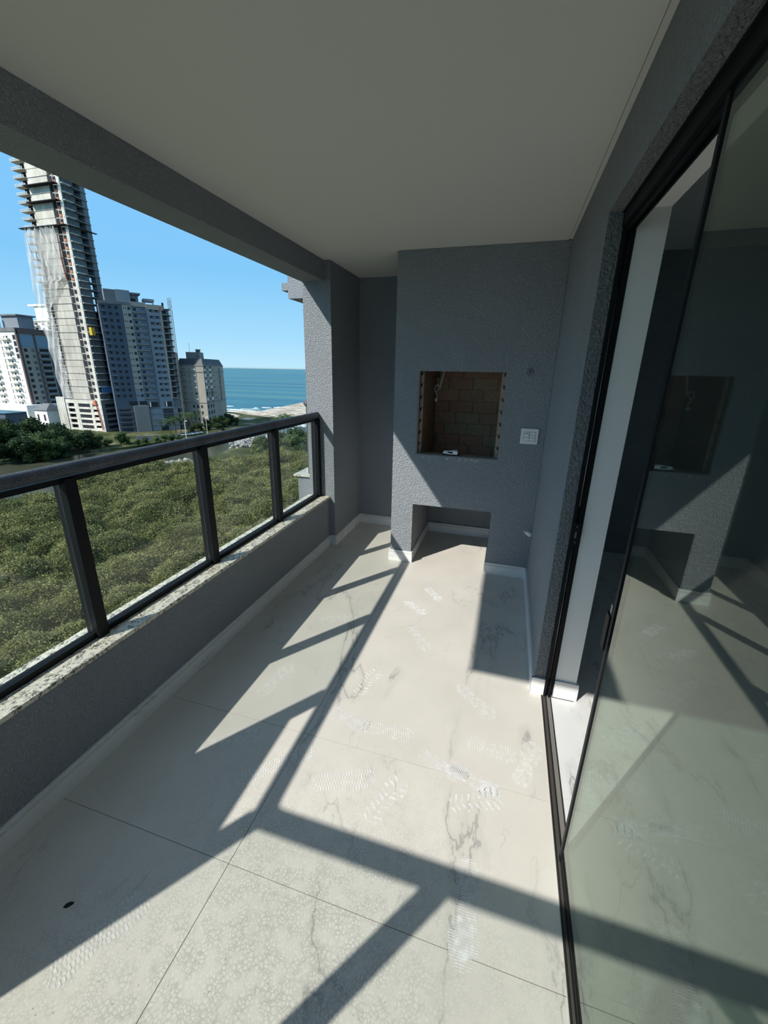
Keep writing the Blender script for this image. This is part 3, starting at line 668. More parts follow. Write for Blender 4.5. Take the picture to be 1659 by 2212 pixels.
CR = {'dark': [crown_mesh(s, 6.5, 12, 1500, .62, M['tree_dark']) for s in (1, 2, 3)], 'green': [crown_mesh(s, 4.0, 7, 800, .5, M['tree_green']) for s in (4, 5)]}
trunk = MB().tube([(0, 0, 0), (.2, .1, 4), (0, .3, 8)], [.35, .26, .14], 7).mesh('trunk', M['bark'])
def tree(kind, i, x, y, s, label, group, name='tree', z=GZ):
    t = empty(name, (x, y, z), label, 'tree', group, rot=i*1.7)
    o = bpy.data.objects.new('crown', CR[kind][i % len(CR[kind])]); COL.objects.link(o); o.parent = t; o.scale = (s, s, s)
    o = bpy.data.objects.new('trunk', trunk); COL.objects.link(o); o.parent = t; o.scale = (s, s, s*(1 if kind == 'dark' else .6))
ORD = ('first', 'second', 'third', 'fourth', 'fifth', 'sixth', 'seventh', 'eighth', 'ninth', 'tenth', 'eleventh', 'twelfth', 'thirteenth', 'fourteenth', 'fifteenth', 'sixteenth')
def grove(kind, lst, f, label, group, name='tree', z=GZ):
    for i, (az, d, s) in enumerate(sorted(lst, key=lambda q: -q[0])):
        x, y = pol(az, d); tree(kind, i, x, y, s*f, '%s, %s from the left' % (label, ORD[i]), group, name, z)
grove('dark', ((60.3, 197, 1.15), (58.6, 204, 1.15), (57.4, 196, 1.05), (56.2, 206, 1.12), (55.2, 197, 1.0), (54.2, 205, .95), (53.2, 198, .80), (52.2, 199, .70), (59.5, 189, .8), (57.9, 187, .78), (55.9, 189, .72), (54.3, 191, .62), (51.2, 200, .52), (50.4, 204, .42)), 1.0,
      'big dark tree on the far river bank', 'dark trees on the far river bank', z=-31)
grove('green', ((49.0, 206, .80), (48.3, 206, .45)), 1.0, 'small round light green tree below the unfinished tower', 'small trees below the unfinished tower')
grove('dark', ((40.4, 236, .55), (39.4, 240, .6), (38.4, 246, .68), (37.4, 250, .66), (36.6, 262, .7), (35.8, 258, .5), (41.2, 228, .45), (37.9, 236, .5)), .8, 'low dark tree beside the beige block by the beach', 'low trees beside the beige block')
grove('green', ((45.2, 204, .7), (44.4, 203, .8), (43.6, 205, .75), (46.4, 202, .6), (47.3, 200, .55), (42.6, 205, .6)), .7, 'low bush on the grassy bank below the grey tower', 'bushes on the bank below the grey tower', 'bush')
grove('green', ((32.4, 172, .9), (31.4, 160, 1.0), (30.2, 170, 1.1), (29.0, 160, 1.1), (27.8, 172, 1.2), (26.4, 165, 1.1), (33.4, 158, .7), (29.6, 146, .95), (31.8, 146, .8), (27.2, 148, 1.0), (33.6, 178, .7), (28.4, 184, 1.2)), 1.0, 'fresh green tree at the river mouth', 'green trees at the river mouth')
# palms
M['palm'] = leafmat('palm_fronds', (.02, .045, .015), (.05, .09, .03), (.10, .15, .05))
def palm_mesh():
    mb = MB()
    for k in range(15):
        a = k*2.399; el = .9-.09*k; P = []; L = 3.6
        for q in range(7):
            t = q/6; P.append(Vector((math.cos(a)*L*t*math.cos(el*.6), math.sin(a)*L*t*math.cos(el*.6), L*t*math.sin(el)-2.2*t*t)))
        for q in range(6):
            d = (P[q+1]-P[q]).normalized(); sd = d.cross(Vector((0, 0, 1))).normalized()
            for sgn in (-1, 1):
                for h in (0, .5):
                    b0 = P[q].lerp(P[q+1], h); ll = .75*(1-abs(q/6-.4))
                    mb.quad(b0, b0+d*.14, b0+sd*sgn*ll+d*.35-Vector((0, 0, .35)), b0+sd*sgn*ll*.9+d*.25-Vector((0, 0, .33)))
    return mb.mesh('fronds', M['palm'])
PM = palm_mesh(); PT = MB().tube([(0, 0, -7), (.2, 0, -3.5), (0, 0, 0)], [.26, .19, .15], 7).mesh('trunk', M['bark'])
def palm(i, az, d, h, s, label, group):
    x, y = pol(az, d); t = empty('palm_tree', (x, y, GZ+h), label, 'palm', group, rot=i*.8)
    for nm, me in (('fronds', PM), ('trunk', PT)):
        o = bpy.data.objects.new(nm, me); COL.objects.link(o); o.parent = t; o.scale = (s, s, s if nm == 'fronds' else h/7)
for i, (az, d, h, s) in enumerate(((44.5, 222, 7, .8), (43.6, 219, 8, 1), (43.0, 222, 9, 1.1), (42.4, 222, 8, 1), (41.6, 224, 10, 1.1), (41.0, 228, 9.5, 1.1), (40.5, 226, 10, 1.1))):
    palm(i, az, d, h, s, 'tall palm before the grey tower and beige block, %s from the left' % ORD[i], 'palms along the promenade')
for i, (az, d, h, s) in enumerate(((30.6, 176, 12.5, 1.0), (29.9, 172, 13.5, 1.1), (29.3, 180, 13, 1.1), (33.0, 165, 9.5, .8))):
    palm(i+9, az, d, h, s, 'palm rising over the trees at the river mouth, %s from the left' % ORD[(1, 2, 3, 0)[i]], 'palms at the river mouth')

# ------------------------------------------------------------------ buildings
def conc(name, c0, c1, sc=.12, stain=.0):
    m = mat(name, c0, .9, spec=.15); n = N(m); a = n.noise(n.obj((1, 1, .5)), sc, 6, .65)
    c = n.ramp(a.outputs[0], (.36, c1), (.62, c0))
    if stain: c = n.mix(n.ramp(n.noise(n.obj((1, 1, .12)), .7, 4, .6).outputs[0], (.46, 0.0), (.68, stain)), c, tuple(q*.5 for q in c0))
    n.color(c); return m
M['conc'] = conc('raw_concrete', (.56, .53, .46), (.40, .38, .33), .14, .5)
M['conc_white'] = conc('white_washed_concrete', (.70, .68, .60), (.50, .48, .40), .2, .3)
M['conc_dark'] = conc('weathered_grey_concrete', (.20, .21, .22), (.14, .145, .15))
M['brickred'] = mat('orange_hollow_brick', (.48, .20, .12), .9, spec=.1)
M['shade'] = mat('dark_opening', (.035, .035, .04), .8, spec=.1)
M['grey_paint'] = conc('blue_grey_render', (.24, .265, .30), (.20, .225, .26), .1)
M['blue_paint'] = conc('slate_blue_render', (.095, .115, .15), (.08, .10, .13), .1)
M['cream_paint'] = conc('cream_render', (.36, .34, .29), (.29, .28, .25), .1)
M['beige'] = conc('beige_render', (.34, .31, .26), (.27, .25, .215), .1)
M['beige_dark'] = conc('grey_beige_render', (.26, .245, .225), (.22, .21, .20), .1)
M['slate'] = mat('dark_slate_roof', (.030, .040, .048), .6)
M['white_far'] = conc('white_render', (.82, .81, .76), (.74, .73, .68), .1)
M['brown'] = mat('brown_frame_render', (.13, .105, .10), .9, spec=.1)
M['red_pipe'] = mat('red_plastic', (.42, .05, .03), .6)
M['bluetarp'] = mat('blue_tarpaulin', (.03, .12, .28), .6)
M['yellow'] = mat('yellow_steel', (.55, .38, .03), .5)
M['curtainwall'] = mat('blue_curtain_glass', (.10, .20, .30), .2, spec=.7)
class Facade:
    """origin on the ground line, u = direction along the wall, n = outward normal"""
    def __init__(s, root, ox, oy, ux, uy, nx, ny):
        s.root, s.o, s.u, s.n = root, Vector((ox, oy, 0)), Vector((ux, uy, 0)).normalized(), Vector((nx, ny, 0)).normalized()
        s.ang = math.atan2(s.u.y, s.u.x); s.cache = {}
        s.flip = -1 if s.u.cross(s.n).z < 0 else 1
    def p(s, a, d, z): q = s.o+s.u*a+s.n*d; return (q.x, q.y, z)
    def box(s, name, m, a0, a1, d0, d1, z0, z1, label=None, par=None):
        key = (round(a1-a0, 2), round(d0, 2), round(d1, 2), round(z1-z0, 2), m.name)
        if key not in s.cache:
            mb = MB(); w = a1-a0; y0, y1 = (d0, d1) if s.flip > 0 else (-d1, -d0)
            mb.box(0, w, y0, y1, 0, z1-z0); s.cache[key] = mb.mesh(name, m)
        P = Vector(s.p(a0, 0, z0))-s.root.location
        o = bpy.data.objects.new(name, s.cache[key]); COL.objects.link(o); o.parent = par or s.root; o.location = P
        o.rotation_euler = (0, 0, s.ang)
        if label: o['label'] = label
        return o
# --- unfinished tower
TX, TY = -192.0, 160.0
tw = empty('unfinished_tower', (TX, TY, GZ), 'very tall unfinished concrete tower with open balconies and torn white netting', 'tower')
A = Facade(tw, TX, TY, -1, 0, 0, -1)      # sunlit face, s grows to the left
B = Facade(tw, TX, TY, 0, 1, 1, 0)        # shaded face, s grows to the right
FH, ZP = 3.08, -14.6
NF = 33; ZT = ZP+NF*FH
part('concrete_core', MB().box(TX-17.5, TX-.6, TY+.4, TY+6.6, ZP, ZT).box(TX-22.4, TX-17.5, TY+1.6, TY+12, ZP, ZT).box(TX-17.5, TX-12, TY+6.6, TY+12, ZP, ZT), M['conc_dark'], tw)
for f in range(NF):
    z = ZP+f*FH
    raw = f >= 19
    A.box('concrete_panel', M['conc'] if not raw else M['conc_white'], 6, 17.6, -.3, .0 + (.12 if f % 2 else 0), z+.12, z+FH)
    A.box('floor_edge', M['conc_dark'], 5.0, 18, -.3, .28, z, z+.12) if f % 2 == 0 else None
    A.box('corner_wall', M['conc_white'], 0, 1.3, -.5, .1, z, z+FH-.02)
    A.box('shaft_opening', M['shade'], 3.9, 5.6, -.2, -.05, z+.3, z+FH-.3)
    A.box('shaft_opening', M['shade'], 1.9, 3.3, -.2, -.05, z+1.0, z+FH-.6)
    if f >= 17: A.box('brick_infill', M['brickred'], 1.9, 3.3, -.2, 0.02, z+.12, z+1.2)
    A.box('shaft_wall', M['conc'], 1.3, 6.0, -.5, -.21, z, z+FH-.02)
    if f < 17:
        A.box('bay_wall', M['conc'], 18, 23, -1.3, -.7, z+.25, z+FH)
        A.box('window', M['shade'], 19, 20.6, -.7, -.62, z+.8, z+2.1); A.box('window', M['shade'], 21.7, 22.3, -.7, -.62, z+1.2, z+2.1)
        A.box('bay_slab', M['conc_dark'], 17.6, 23.2, -1.2, -.1, z, z+.25)
    else:
        A.box('balcony_slab', M['conc'], 17.6, 24.0, -2, 1.1, z, z+.32)
        A.box('balcony_rail', M['conc_white'], 17.8, 24.0, 1.0, 1.1, z+.95, z+1.1); A.box('balcony_rail', M['conc_white'], 17.8, 24.0, 1.0, 1.1, z+.6, z+.72)
        for q in (0, 1, 2): A.box('rail_post', M['conc_white'], 18.0+q*2.9, 18.2+q*2.9, 1.0, 1.1, z+.3, z+1.1)
        A.box('bay_wall', M['brickred'] if f in (20, 21, 23, 18, 19) else M['shade'], 18.6, 22, -1.7, -1.4, z+.32, z+FH)
    # shaded side
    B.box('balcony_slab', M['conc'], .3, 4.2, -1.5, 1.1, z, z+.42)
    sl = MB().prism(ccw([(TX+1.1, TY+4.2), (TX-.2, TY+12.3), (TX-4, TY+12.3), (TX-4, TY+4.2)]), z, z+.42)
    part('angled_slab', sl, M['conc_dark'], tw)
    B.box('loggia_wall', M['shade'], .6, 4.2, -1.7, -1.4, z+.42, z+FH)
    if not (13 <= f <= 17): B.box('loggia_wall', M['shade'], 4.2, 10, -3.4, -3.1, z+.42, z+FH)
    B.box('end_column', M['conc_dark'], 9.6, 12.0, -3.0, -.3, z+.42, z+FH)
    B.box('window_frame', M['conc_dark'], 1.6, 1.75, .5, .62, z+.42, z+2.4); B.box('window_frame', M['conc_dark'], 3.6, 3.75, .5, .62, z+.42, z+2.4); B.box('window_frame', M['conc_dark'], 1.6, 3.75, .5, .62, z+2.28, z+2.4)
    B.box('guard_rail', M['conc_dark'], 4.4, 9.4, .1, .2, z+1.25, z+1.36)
# projecting safety trays
for f, w in ((24, 24.8), (27, 12), (29, 12)):
    A.box('safety_tray', M['shade'], -1.0 if f == 24 else .5, w+1.0 if f == 24 else 18, .1, 2.4, ZP+f*FH-.4, ZP+f*FH-.1)
B.box('safety_tray', M['shade'], -1, 12.5, 1.0, 2.2, ZP+24*FH-.4, ZP+24*FH-.15)
B.box('safety_tray', M['conc_dark'], 10.5, 14.5, -1.0, .2, ZP+12*FH-.1, ZP+12*FH+.1)
# hoist mast at the corner
mb = MB()
hx, hy = TX+.55, TY-.75
for dx in (-.4, .4): mb.box(hx+dx-.06, hx+dx+.06, hy-.06, hy+.06, GZ, ZT)
for k in range(int((ZT-GZ)/1.5)):
    z = GZ+k*1.5; a, b = (-.4, .4) if k % 2 else (.4, -.4); mb.tube([(hx+a, hy, z), (hx+b, hy, z+1.5)], .07, 4, False)
part('hoist_mast', mb, M['white_far'], tw)
part('hoist_cab', MB().box(TX+1.2, TX+2.9, TY-.1, TY+1.6, ZP+9.6*FH, ZP+9.6*FH+3.4), M['yellow'], tw)
B.box('tarpaulin', M['bluetarp'], 1.0, 9.6, 1.1, 1.25, ZP+1*FH+.4, ZP+2*FH)
part('debris_chute', MB().tube([(TX-6.1, TY-.5, ZP+23*FH), (TX-6.2, TY-.6, ZP+20*FH), (TX-5.6, TY-.5, ZP+17.2*FH)], .22, 6).tube([(TX-2.6, TY-.6, ZP), (TX-2.2, TY-.6, ZP-5), (TX-.9, TY-.6, GZ+1)], .25, 6), M['red_pipe'], tw)
# podium
pod = MB()
part('podium_body', MB().box(TX-22.8, TX-.3, TY+1.2, TY+12.6, GZ, ZP-.3), M['shade'], tw)
lv = (ZP-GZ)/5.2
for f in range(6):
    z = ZP-2.0-f*2.65
    if z < GZ: break
    A.box('podium_band', M['conc_white'], 0, 23, -.4, .15, z, z+.95 if f else ZP)
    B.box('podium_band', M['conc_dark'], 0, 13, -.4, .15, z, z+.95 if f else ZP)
    for a0, a1 in ((14.9, 17.6), (5.6, 7.2), (0, 2.2), (21.9, 23)): A.box('podium_pier', M['conc_white'], a0, a1, -.4, .1, z-1.7, z)
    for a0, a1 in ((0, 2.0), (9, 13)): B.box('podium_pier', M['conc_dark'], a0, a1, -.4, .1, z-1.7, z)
    for a in range(9): A.box('grille', M['conc_dark'], 7.7+a*.8, 7.85+a*.8, -.3, -.1, z-1.7, z)
    for a in (2.2, 3.3, 4.4): A.box('podium_rail', M['conc_white'], a, a+1.0, -.3, -.1, z-1.7, z-1.1)
A.box('brick_patch', M['brickred'], 2.3, 4.8, .1, .2, ZP-2.6, ZP-.4)
for k in range(5):
    A.box('fluted_panel', M['conc_white'], 23.2+k*1.15, 24.1+k*1.15, -.6, .5, GZ, ZP+.8)
A.box('fluted_backing', M['conc'], 23.0, 28.9, -1.0, -.2, GZ, ZP+.5)
# netting
def netmat():
    m = bpy.data.materials.new('white_scaffold_net'); m.use_nodes = True; n = N(m); t = n.t
    n.b.inputs['Base Color'].default_value = (.62, .61, .58, 1); n.b.inputs['Roughness'].default_value = .9
    tr = n.n('BsdfTransparent'); mx = n.n('MixShader'); a = n.noise(n.obj((1, 1, .35)), .45, 5, .65, .8)
    f = n.ramp(a.outputs[0], (.36, .30), (.64, .66)); n.l(f, mx.inputs[0]); n.l(tr.outputs[0], mx.inputs[1]); n.l(n.b.outputs[0], mx.inputs[2]); n.l(mx.outputs[0], t.nodes['Material Output'].inputs[0])
    return m
M['net'] = netmat()
mb = MB(); NZ_, NS = 60, 26
for k in range(NZ_+1):
    t = k/NZ_; z = ZP+24*FH-t*24*FH+.3
    left = 23.6+2.6*math.sin(min(1, t*1.4)*math.pi*.9)*(1-t*.5)+1.6*max(0, .55-abs(t-.55))-max(0, t-.8)*4
    right = 5.2 if t < .30 else (9+8.5*min(1, (t-.30)/.15))
    right = min(right, 18.8+1.5*math.sin(t*9))
    for s in range(NS+1):
        q = s/NS; a = left+(right-left)*q; d = 1.9*(1-t*.7)+.5*noise.noise((a*.35, z*.18, 0))+.35*math.sin(a*1.7+z*.4)
        mb.v.append((TX-a, TY-max(.5, d), z))
for k in range(NZ_):
    for s in range(NS):
        i = k*(NS+1)+s; mb.f.append((i, i+1, i+NS+2, i+NS+1))
part('safety_net', mb, M['net'], tw, smooth=True)
mb = MB()
for a in (7, 10, 13, 16, 19, 22): mb.tube([(TX-a, TY-2.3, ZP+24*FH), (TX-a, TY-2.2, ZP+17*FH)], .09, 5)
part('net_ropes', mb, M['white_far'], tw)['kind'] = 'stuff'
for f in range(0, 19, 2): A.box('net_rail', M['conc_dark'], 3.0, 23.2, .25, .33, ZP+f*FH, ZP+f*FH+.12)

# --- grey tower
ux, uy, nx, ny = .6, .8, .8, -.6
GX, GY = -177.3, 167.6
gt_ = empty('grey_tower', (GX, GY, GZ), 'blue grey residential tower right of the unfinished tower with a lattice mast', 'building')
Gf = Facade(gt_, GX, GY, ux, uy, nx, ny)
ZG, ZGP, fh = 28.6, -15.2, 2.83
Gf.box('wall', M['blue_paint'], -9.2, 0, -8, 0, GZ, ZG)
Gf.box('wall', M['cream_paint'], .0, 3.6, -8, .15, -10.2, ZG, 'cream painted strip')
Gf.box('wall', M['grey_paint'], .0, 3.6, -8, .1, GZ, -10.2)
Gf.box('wall', M['grey_paint'], 3.6, 9.9, -8, -.5, GZ, ZG); Gf.box('wall', M['grey_paint'], 9.9, 16.4, -8, .3, GZ, ZG)
Gf.box('wall', M['conc_dark'], 16.4, 19.8, -8, -.6, GZ, ZG)
Gf.box('roof_parapet', M['conc_dark'], -9.4, 3.8, -.8, .3, ZG, ZG+1.2); Gf.box('roof_parapet', M['cream_paint'], 3.6, 9.9, -.8, .2, ZG-.2, ZG+1.8); Gf.box('roof_parapet', M['cream_paint'], 9.9, 17.5, -.8, .5, ZG-1.0, ZG+1.2)
Gf.box('roof_house', M['conc_dark'], -6.3, -1.6, -7.5, -.4, ZG+.5, ZG+6.2); Gf.box('roof_house', M['grey_paint'], -1.6, 4.0, -7.5, -.1, ZG+.5, ZG+6.4); Gf.box('roof_house', M['conc_dark'], 4.0, 7.6, -7.5, -2.4, ZG+1.5, ZG+5.2); Gf.box('roof_eave', M['conc_dark'], 3.6, 8.6, -7.5, -1.4, ZG+5.2, ZG+5.9)
Gf.box('roof_opening', M['shade'], 4.2, 6.4, -2.4, -2.2, ZG+1.8, ZG+3.4)
Gf.box('roof_canopy', M['grey_paint'], 9.6, 14.2, -6, -1.5, ZG+2.6, ZG+3.8); Gf.box('canopy_leg', M['grey_paint'], 9.9, 10.3, -2.2, -1.8, ZG+.9, ZG+2.6); Gf.box('canopy_leg', M['grey_paint'], 13.4, 13.8, -2.2, -1.8, ZG+.9, ZG+2.6)
Gf.box('water_tank', M['shade'], 17.5, 18.3, -3, -2.2, ZG, ZG+2.8); Gf.box('brick_patch', M['brickred'], 15.2, 16.8, .45, .6, ZG-.6, ZG+.6)
for f in range(15):
    z = ZG-(f+1)*fh
    for a in (-5.6, -3.0): Gf.box('window', M['shade'], a, a+1.25, 0, .06, z+.9, z+2.1)
    Gf.box('window', M['shade'], -8.0, -6.9, 0, .06, z+.9, z+2.1); Gf.box('window_ledge', M['conc_dark'], -9.0, -6.6, 0, .5, z+2.3, z+2.5)
    Gf.box('window', M['shade'], .45, .75, .15, .2, z+1.3, z+1.85); Gf.box('window', M['shade'], 1.25, 1.55, .15, .2, z+1.3, z+1.85); Gf.box('window', M['shade'], 2.2, 3.2, .15, .2, z+.95, z+2.1)
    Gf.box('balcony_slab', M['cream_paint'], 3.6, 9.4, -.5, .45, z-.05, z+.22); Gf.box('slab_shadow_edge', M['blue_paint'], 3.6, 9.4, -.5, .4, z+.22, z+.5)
    Gf.box('window', M['shade'], 4.6, 5.7, -.5, -.45, z+.9, z+2.0); Gf.box('window', M['shade'], 7.6, 8.0, -.5, -.45, z+1.3, z+1.8); Gf.box('window', M['shade'], 8.6, 9.0, -.5, -.45, z+1.3, z+1.8)
    for a in (11.2, 13.6):
        w_ = Gf.box('window', M['shade'], a, a+2.0, .3, .36, z+.85, z+1.9); Gf.box('pane', M['grey_paint'], a+1.1, a+1.8, .36, .4, z+1.0, z+1.5)
    Gf.box('pier', M['cream_paint'], 15.6, 16.5, .2, .36, z, z+fh-.1)
    Gf.box('loggia', M['shade'], 17.0, 18.6, -.6, -.5, z+.3, z+2.4); Gf.box('balcony_slab', M['cream_paint'], 16.4, 18.9, -.6, .5, z-.05, z+.25); Gf.box('scaffold_bracket', M['shade'], 18.9, 20.6, -.3, .5, z+2.2, z+2.7)
z = ZGP
for a0, a1 in ((-3.4, .2), (1.0, 4.2)): Gf.box('terrace_opening', M['shade'], a0, a1, .12, .2, z-1.6, z+.2)
for a0, a1 in ((4.8, 9.2), (12.2, 15.6)):
    Gf.box('window', M['shade'], a0, a1, .32, .4, z-2.8, z-.2); Gf.box('pane', M['white_far'], a0+.5, a0+1.1, .4, .45, z-2.7, z-.3)
    Gf.box('window_frame', M['grey_paint'], a0-.2, a1+.2, .32, .36, z-3.0, z-.0)
Gf.box('blank_panel', M['beige_dark'], -2.0, 4.6, .1, 1.4, GZ, z-2.0); 
for k in range(4):
    Gf.box('podium_panel', M['grey_paint'], 5.0, 10.8, .2, .6, z-6.3-k*2.85, z-3.7-k*2.85)
for k in range(3): Gf.box('dark_glazing', M['slate'], 11.2, 15.6, .3, .6, z-6.3-k*2.85, z-3.7-k*2.85)
for k in range(4):
    Gf.box('podium_pier', M['beige_dark'], 15.8, 18.0, .2, .5, z-6.3-k*2.85, z-3.7-k*2.85); Gf.box('window', M['shade'], 18.1, 19.2, -.6, -.3, z-6.1-k*2.85, z-4.1-k*2.85)
    Gf.box('podium_ledge', M['conc_dark'], 4.8, 20.0, .2, .75, z-3.7-k*2.85, z-3.45-k*2.85)
for k in range(5): Gf.box('deck_opening', M['shade'], -8.2, -3.6, .0, .2, z-4.8-k*2.4, z-3.5-k*2.4); Gf.box('deck_edge', M['conc_dark'], -8.6, -2.4, .0, .5, z-5.0-k*2.4, z-4.7-k*2.4)
Gf.box('garage_door', M['shade'], 9, 12.5, .3, .7, GZ, GZ+2.4)
mb = MB(); P0 = Gf.p(20.6, .2, 0)
for dx, dy in ((-.5, -.5), (.5, -.5), (.5, .5), (-.5, .5)): mb.box(P0[0]+dx-.08, P0[0]+dx+.08, P0[1]+dy-.08, P0[1]+dy+.08, GZ, ZG+5)
for k in range(int((ZG+5-GZ)/1.3)):
    z = GZ+k*1.3; s_ = 1 if k % 2 else -1
    mb.tube([(P0[0]-.5*s_, P0[1]-.5, z), (P0[0]+.5*s_, P0[1]-.5, z+1.3)], .07, 4, False); mb.tube([(P0[0]+.5, P0[1]-.5*s_, z), (P0[0]+.5, P0[1]+.5*s_, z+1.3)], .07, 4, False)
    mb.box(P0[0]-.5, P0[0]+.5, P0[1]-.55, P0[1]-.45, z, z+.1)
part('lattice_mast', mb, M['conc_dark'], gt_)
Gf.box('stair_block', M['beige_dark'], 20.0, 21.6, -5, -2, GZ, 8.5)

# --- beige hotel block
C0, C1, C2 = (-169.4, 188.9), (-155, 191), (-164.2, 219.5)
ht = empty('beige_block', (*C1, GZ), 'low beige block with dark mansard roof and small balconies beside the sea', 'building')
Hl = Facade(ht, C1[0], C1[1], C0[0]-C1[0], C0[1]-C1[1], .23, -.973); Hr = Facade(ht, C1[0], C1[1], C2[0]-C1[0], C2[1]-C1[1], .933, .36)
hp = ccw([C0, C1, C2, (-180, 211)])
def shrink(P, t):
    cx = sum(p[0] for p in P)/len(P); cy = sum(p[1] for p in P)/len(P); return [(cx+(x-cx)*t, cy+(y-cy)*t) for x, y in P]
part('wall', MB().prism(hp, GZ, 2.6), M['beige'], ht)
for z in (2.2, -.9, -16.6, -27.2): part('cornice', MB().prism(shrink(hp, 1.022), z, z+.45), M['beige_dark'], ht)
mb = MB(); r0, r1 = shrink(hp, 1.0), shrink(hp, .86); mb.v = [(x, y, 2.65) for x, y in r0]+[(x, y, 5.9) for x, y in r1]; mb.f = [(0, 1, 5, 4), (1, 2, 6, 5), (2, 3, 7, 6), (3, 0, 4, 7), (4, 5, 6, 7)]
part('mansard_roof', mb, M['slate'], ht)
part('roof_house', MB().prism([(-170, 197), (-162.5, 198.5), (-166, 206), (-173, 204)], 5.5, 9.3), M['beige_dark'], ht)
part('chimney', MB().box(-166.8, -166.0, 201, 202, 9.3, 10.8).box(-165.3, -164.5, 201, 202, 9.3, 10.8).box(-167.2, -164.1, 200.8, 202.2, 10.6, 10.8), M['conc_dark'], ht)
part('antenna', MB().tube([(-169, 199, 9), (-169, 199, 14)], .07, 5), M['conc_dark'], ht)
part('lettering', MB().box(-165.2, -163.2, 198.0, 198.05, 7.0, 7.8), mat('faded_green_paint', (.10, .20, .17), .8), ht).hide_render = False
for f in range(6):
    z = 2.0-(f+1)*3.05
    Hl.box('window', M['white_far'] if f != 4 else M['shade'], 4.6, 5.9, 0, .08, z+1.2, z+1.9); Hl.box('blind_window', M['beige_dark'], 7.4, 9.2, 0, .08, z+.2, z+2.5)
    for a in (10.6, 11.8): Hl.box('window', M['shade'], a, a+.45, 0, .06, z+1.3, z+1.8)
    for a in (1.0, 8.2):
        Hr.box('shutter', M['white_far'] if f != 4 else M['shade'], a+.2, a+1.9, 0, .1, z+.9, z+2.4, None)
        Hr.box('balcony', M['beige_dark'], a, a+2.2, 0, .8, z+.1, z+.85)
    for a in (4.2, 5.6, 12.6, 14.6): Hr.box('window', M['shade'], a, a+.6, 0, .06, z+1.2, z+1.9+(.3 if a == 5.6 else 0))
    Hr.box('side_balcony', M['beige_dark'], 22.0, 23.6, -2, .7, z+.1, z+.9); Hr.box('side_window', M['shade'], 22.6, 23.4, -.2, .1, z+1.0, z+2.4)
for f in range(3):
    z = -16.8-(f+1)*3.3
    for a in (2.6, 4.9, 7.2): Hl.box('window', M['shade'], a, a+1.0, 0, .08, z+.8, z+2.4)
    for a in (1.2, 5.0, 8.6): Hr.box('window', M['shade'], a, a+1.4, 0, .08, z+.6, z+2.5)
for a in (1.1, 8.3):
    mb = MB(); c = Vector(Hr.p(a+1.1, .15, 1.6))
    pts = [c+Hr.u*1.0*math.cos(t)+Vector((0, 0, 1.6*math.sin(t))) for t in [q*math.pi/8 for q in range(9)]]
    mb.tube(pts, .22, 6); part('dormer_arch', mb, M['beige'], ht); Hr.box('dormer_window', M['shade'], a+.35, a+1.85, 0, .2, .9, 2.9)
Hl.box('entrance', M['shade'], .4, 2.4, 0, .1, GZ, GZ+2.6)

# --- white block at the far left
LX, LY = -249.0, 167.0
lb = empty('white_block', (LX, LY, GZ), 'white apartment block with stacked balconies and a glazed shaded side at the left edge', 'building')
La = Facade(lb, LX, LY, -1, 0, 0, -1); Lb = Facade(lb, LX, LY, 0, 1, 1, 0)
ZL, ZLP = 18.6, -19.5
part('wall', MB().box(LX-45, LX, LY, LY+20, ZLP, ZL-1), M['white_far'], lb)
La.box('roof_band', M['conc_dark'], -.2, 45, -.5, .5, ZL-1, ZL+.9); Lb.box('roof_band', M['brown'], -.3, 20, -.5, .6, ZL-2.0, ZL+.9)
part('roof_house', MB().box(LX-14, LX-2.5, LY+4, LY+12, ZL+.9, ZL+7), M['grey_paint'], lb); part('roof_slab', MB().box(LX-15, LX-1.5, LY+3, LY+13, ZL+7, ZL+7.7), M['conc_dark'], lb)
La.box('roof_wall', M['white_far'], 14, 20, -3, -2, ZL+.9, ZL+6)
La.box('brown_frame', M['brown'], -.6, .4, -.2, .4, GZ+8, ZL)
Lb.box('brown_frame', M['brown'], 0, 1.0, 0, .4, ZLP, ZL); Lb.box('brown_frame', M['brown'], 8.0, 8.9, 0, .4, ZLP, ZL)
Lb.box('shaded_wall', M['cream_paint'], 1.0, 8.0, 0, .1, ZLP, ZL-8); Lb.box('shaded_wall', M['cream_paint'], 8.9, 15.5, -.2, .05, ZLP, ZL-8); Lb.box('shaded_wall', M['blue_paint'], 15.5, 20, -1, .2, ZLP, ZL-8)
for f in range(12):
    z = ZL-2.2-(f+1)*3.1
    for a0 in (4.5, 17.5, 30):
        La.box('balcony', M['white_far'] if f % 2 else M['conc_white'], a0+1.0, a0+6.6, 0, 1.3, z, z+1.0)
        La.box('window', M['shade'], a0+2.2, a0+3.4, 0, .08, z+1.3, z+2.3); La.box('window', M['conc_dark'], a0+4.6, a0+5.4, 0, .08, z+1.3, z+2.2)
    if f < 4: La.box('window', M['shade'], 1.2, 3.0, 0, .1, z+.4, z+2.7)
    else:
        for a in (8.2-4.5, 9.8-4.5): La.box('window', M['conc_dark'], a-.6, a, 0, .06, z+1.3, z+2.0)
    La.box('floor_joint', M['conc_dark'], .4, 45, 0, .05, z+3.0, z+3.06)
    if f < 2: Lb.box('curtain_glass', M['curtainwall'], 1.2, 7.8, .1, .2, z+.1, z+3.0); Lb.box('curtain_glass', M['curtainwall'], 9.1, 15.2, .1, .2, z+.1, z+3.0)
    else:
        Lb.box('window', M['shade'], 2.0, 3.6, .1, .16, z+.8, z+2.4); Lb.box('window', M['far_glass'], 5.8, 7.4, .1, .16, z+.8, z+2.4)
        Lb.box('balcony', M['grey_paint'], 9.4, 15.0, 0, 1.0, z, z+1.0); Lb.box('window', M['shade'], 10.0, 14.6, .06, .12, z+1.1, z+2.6)
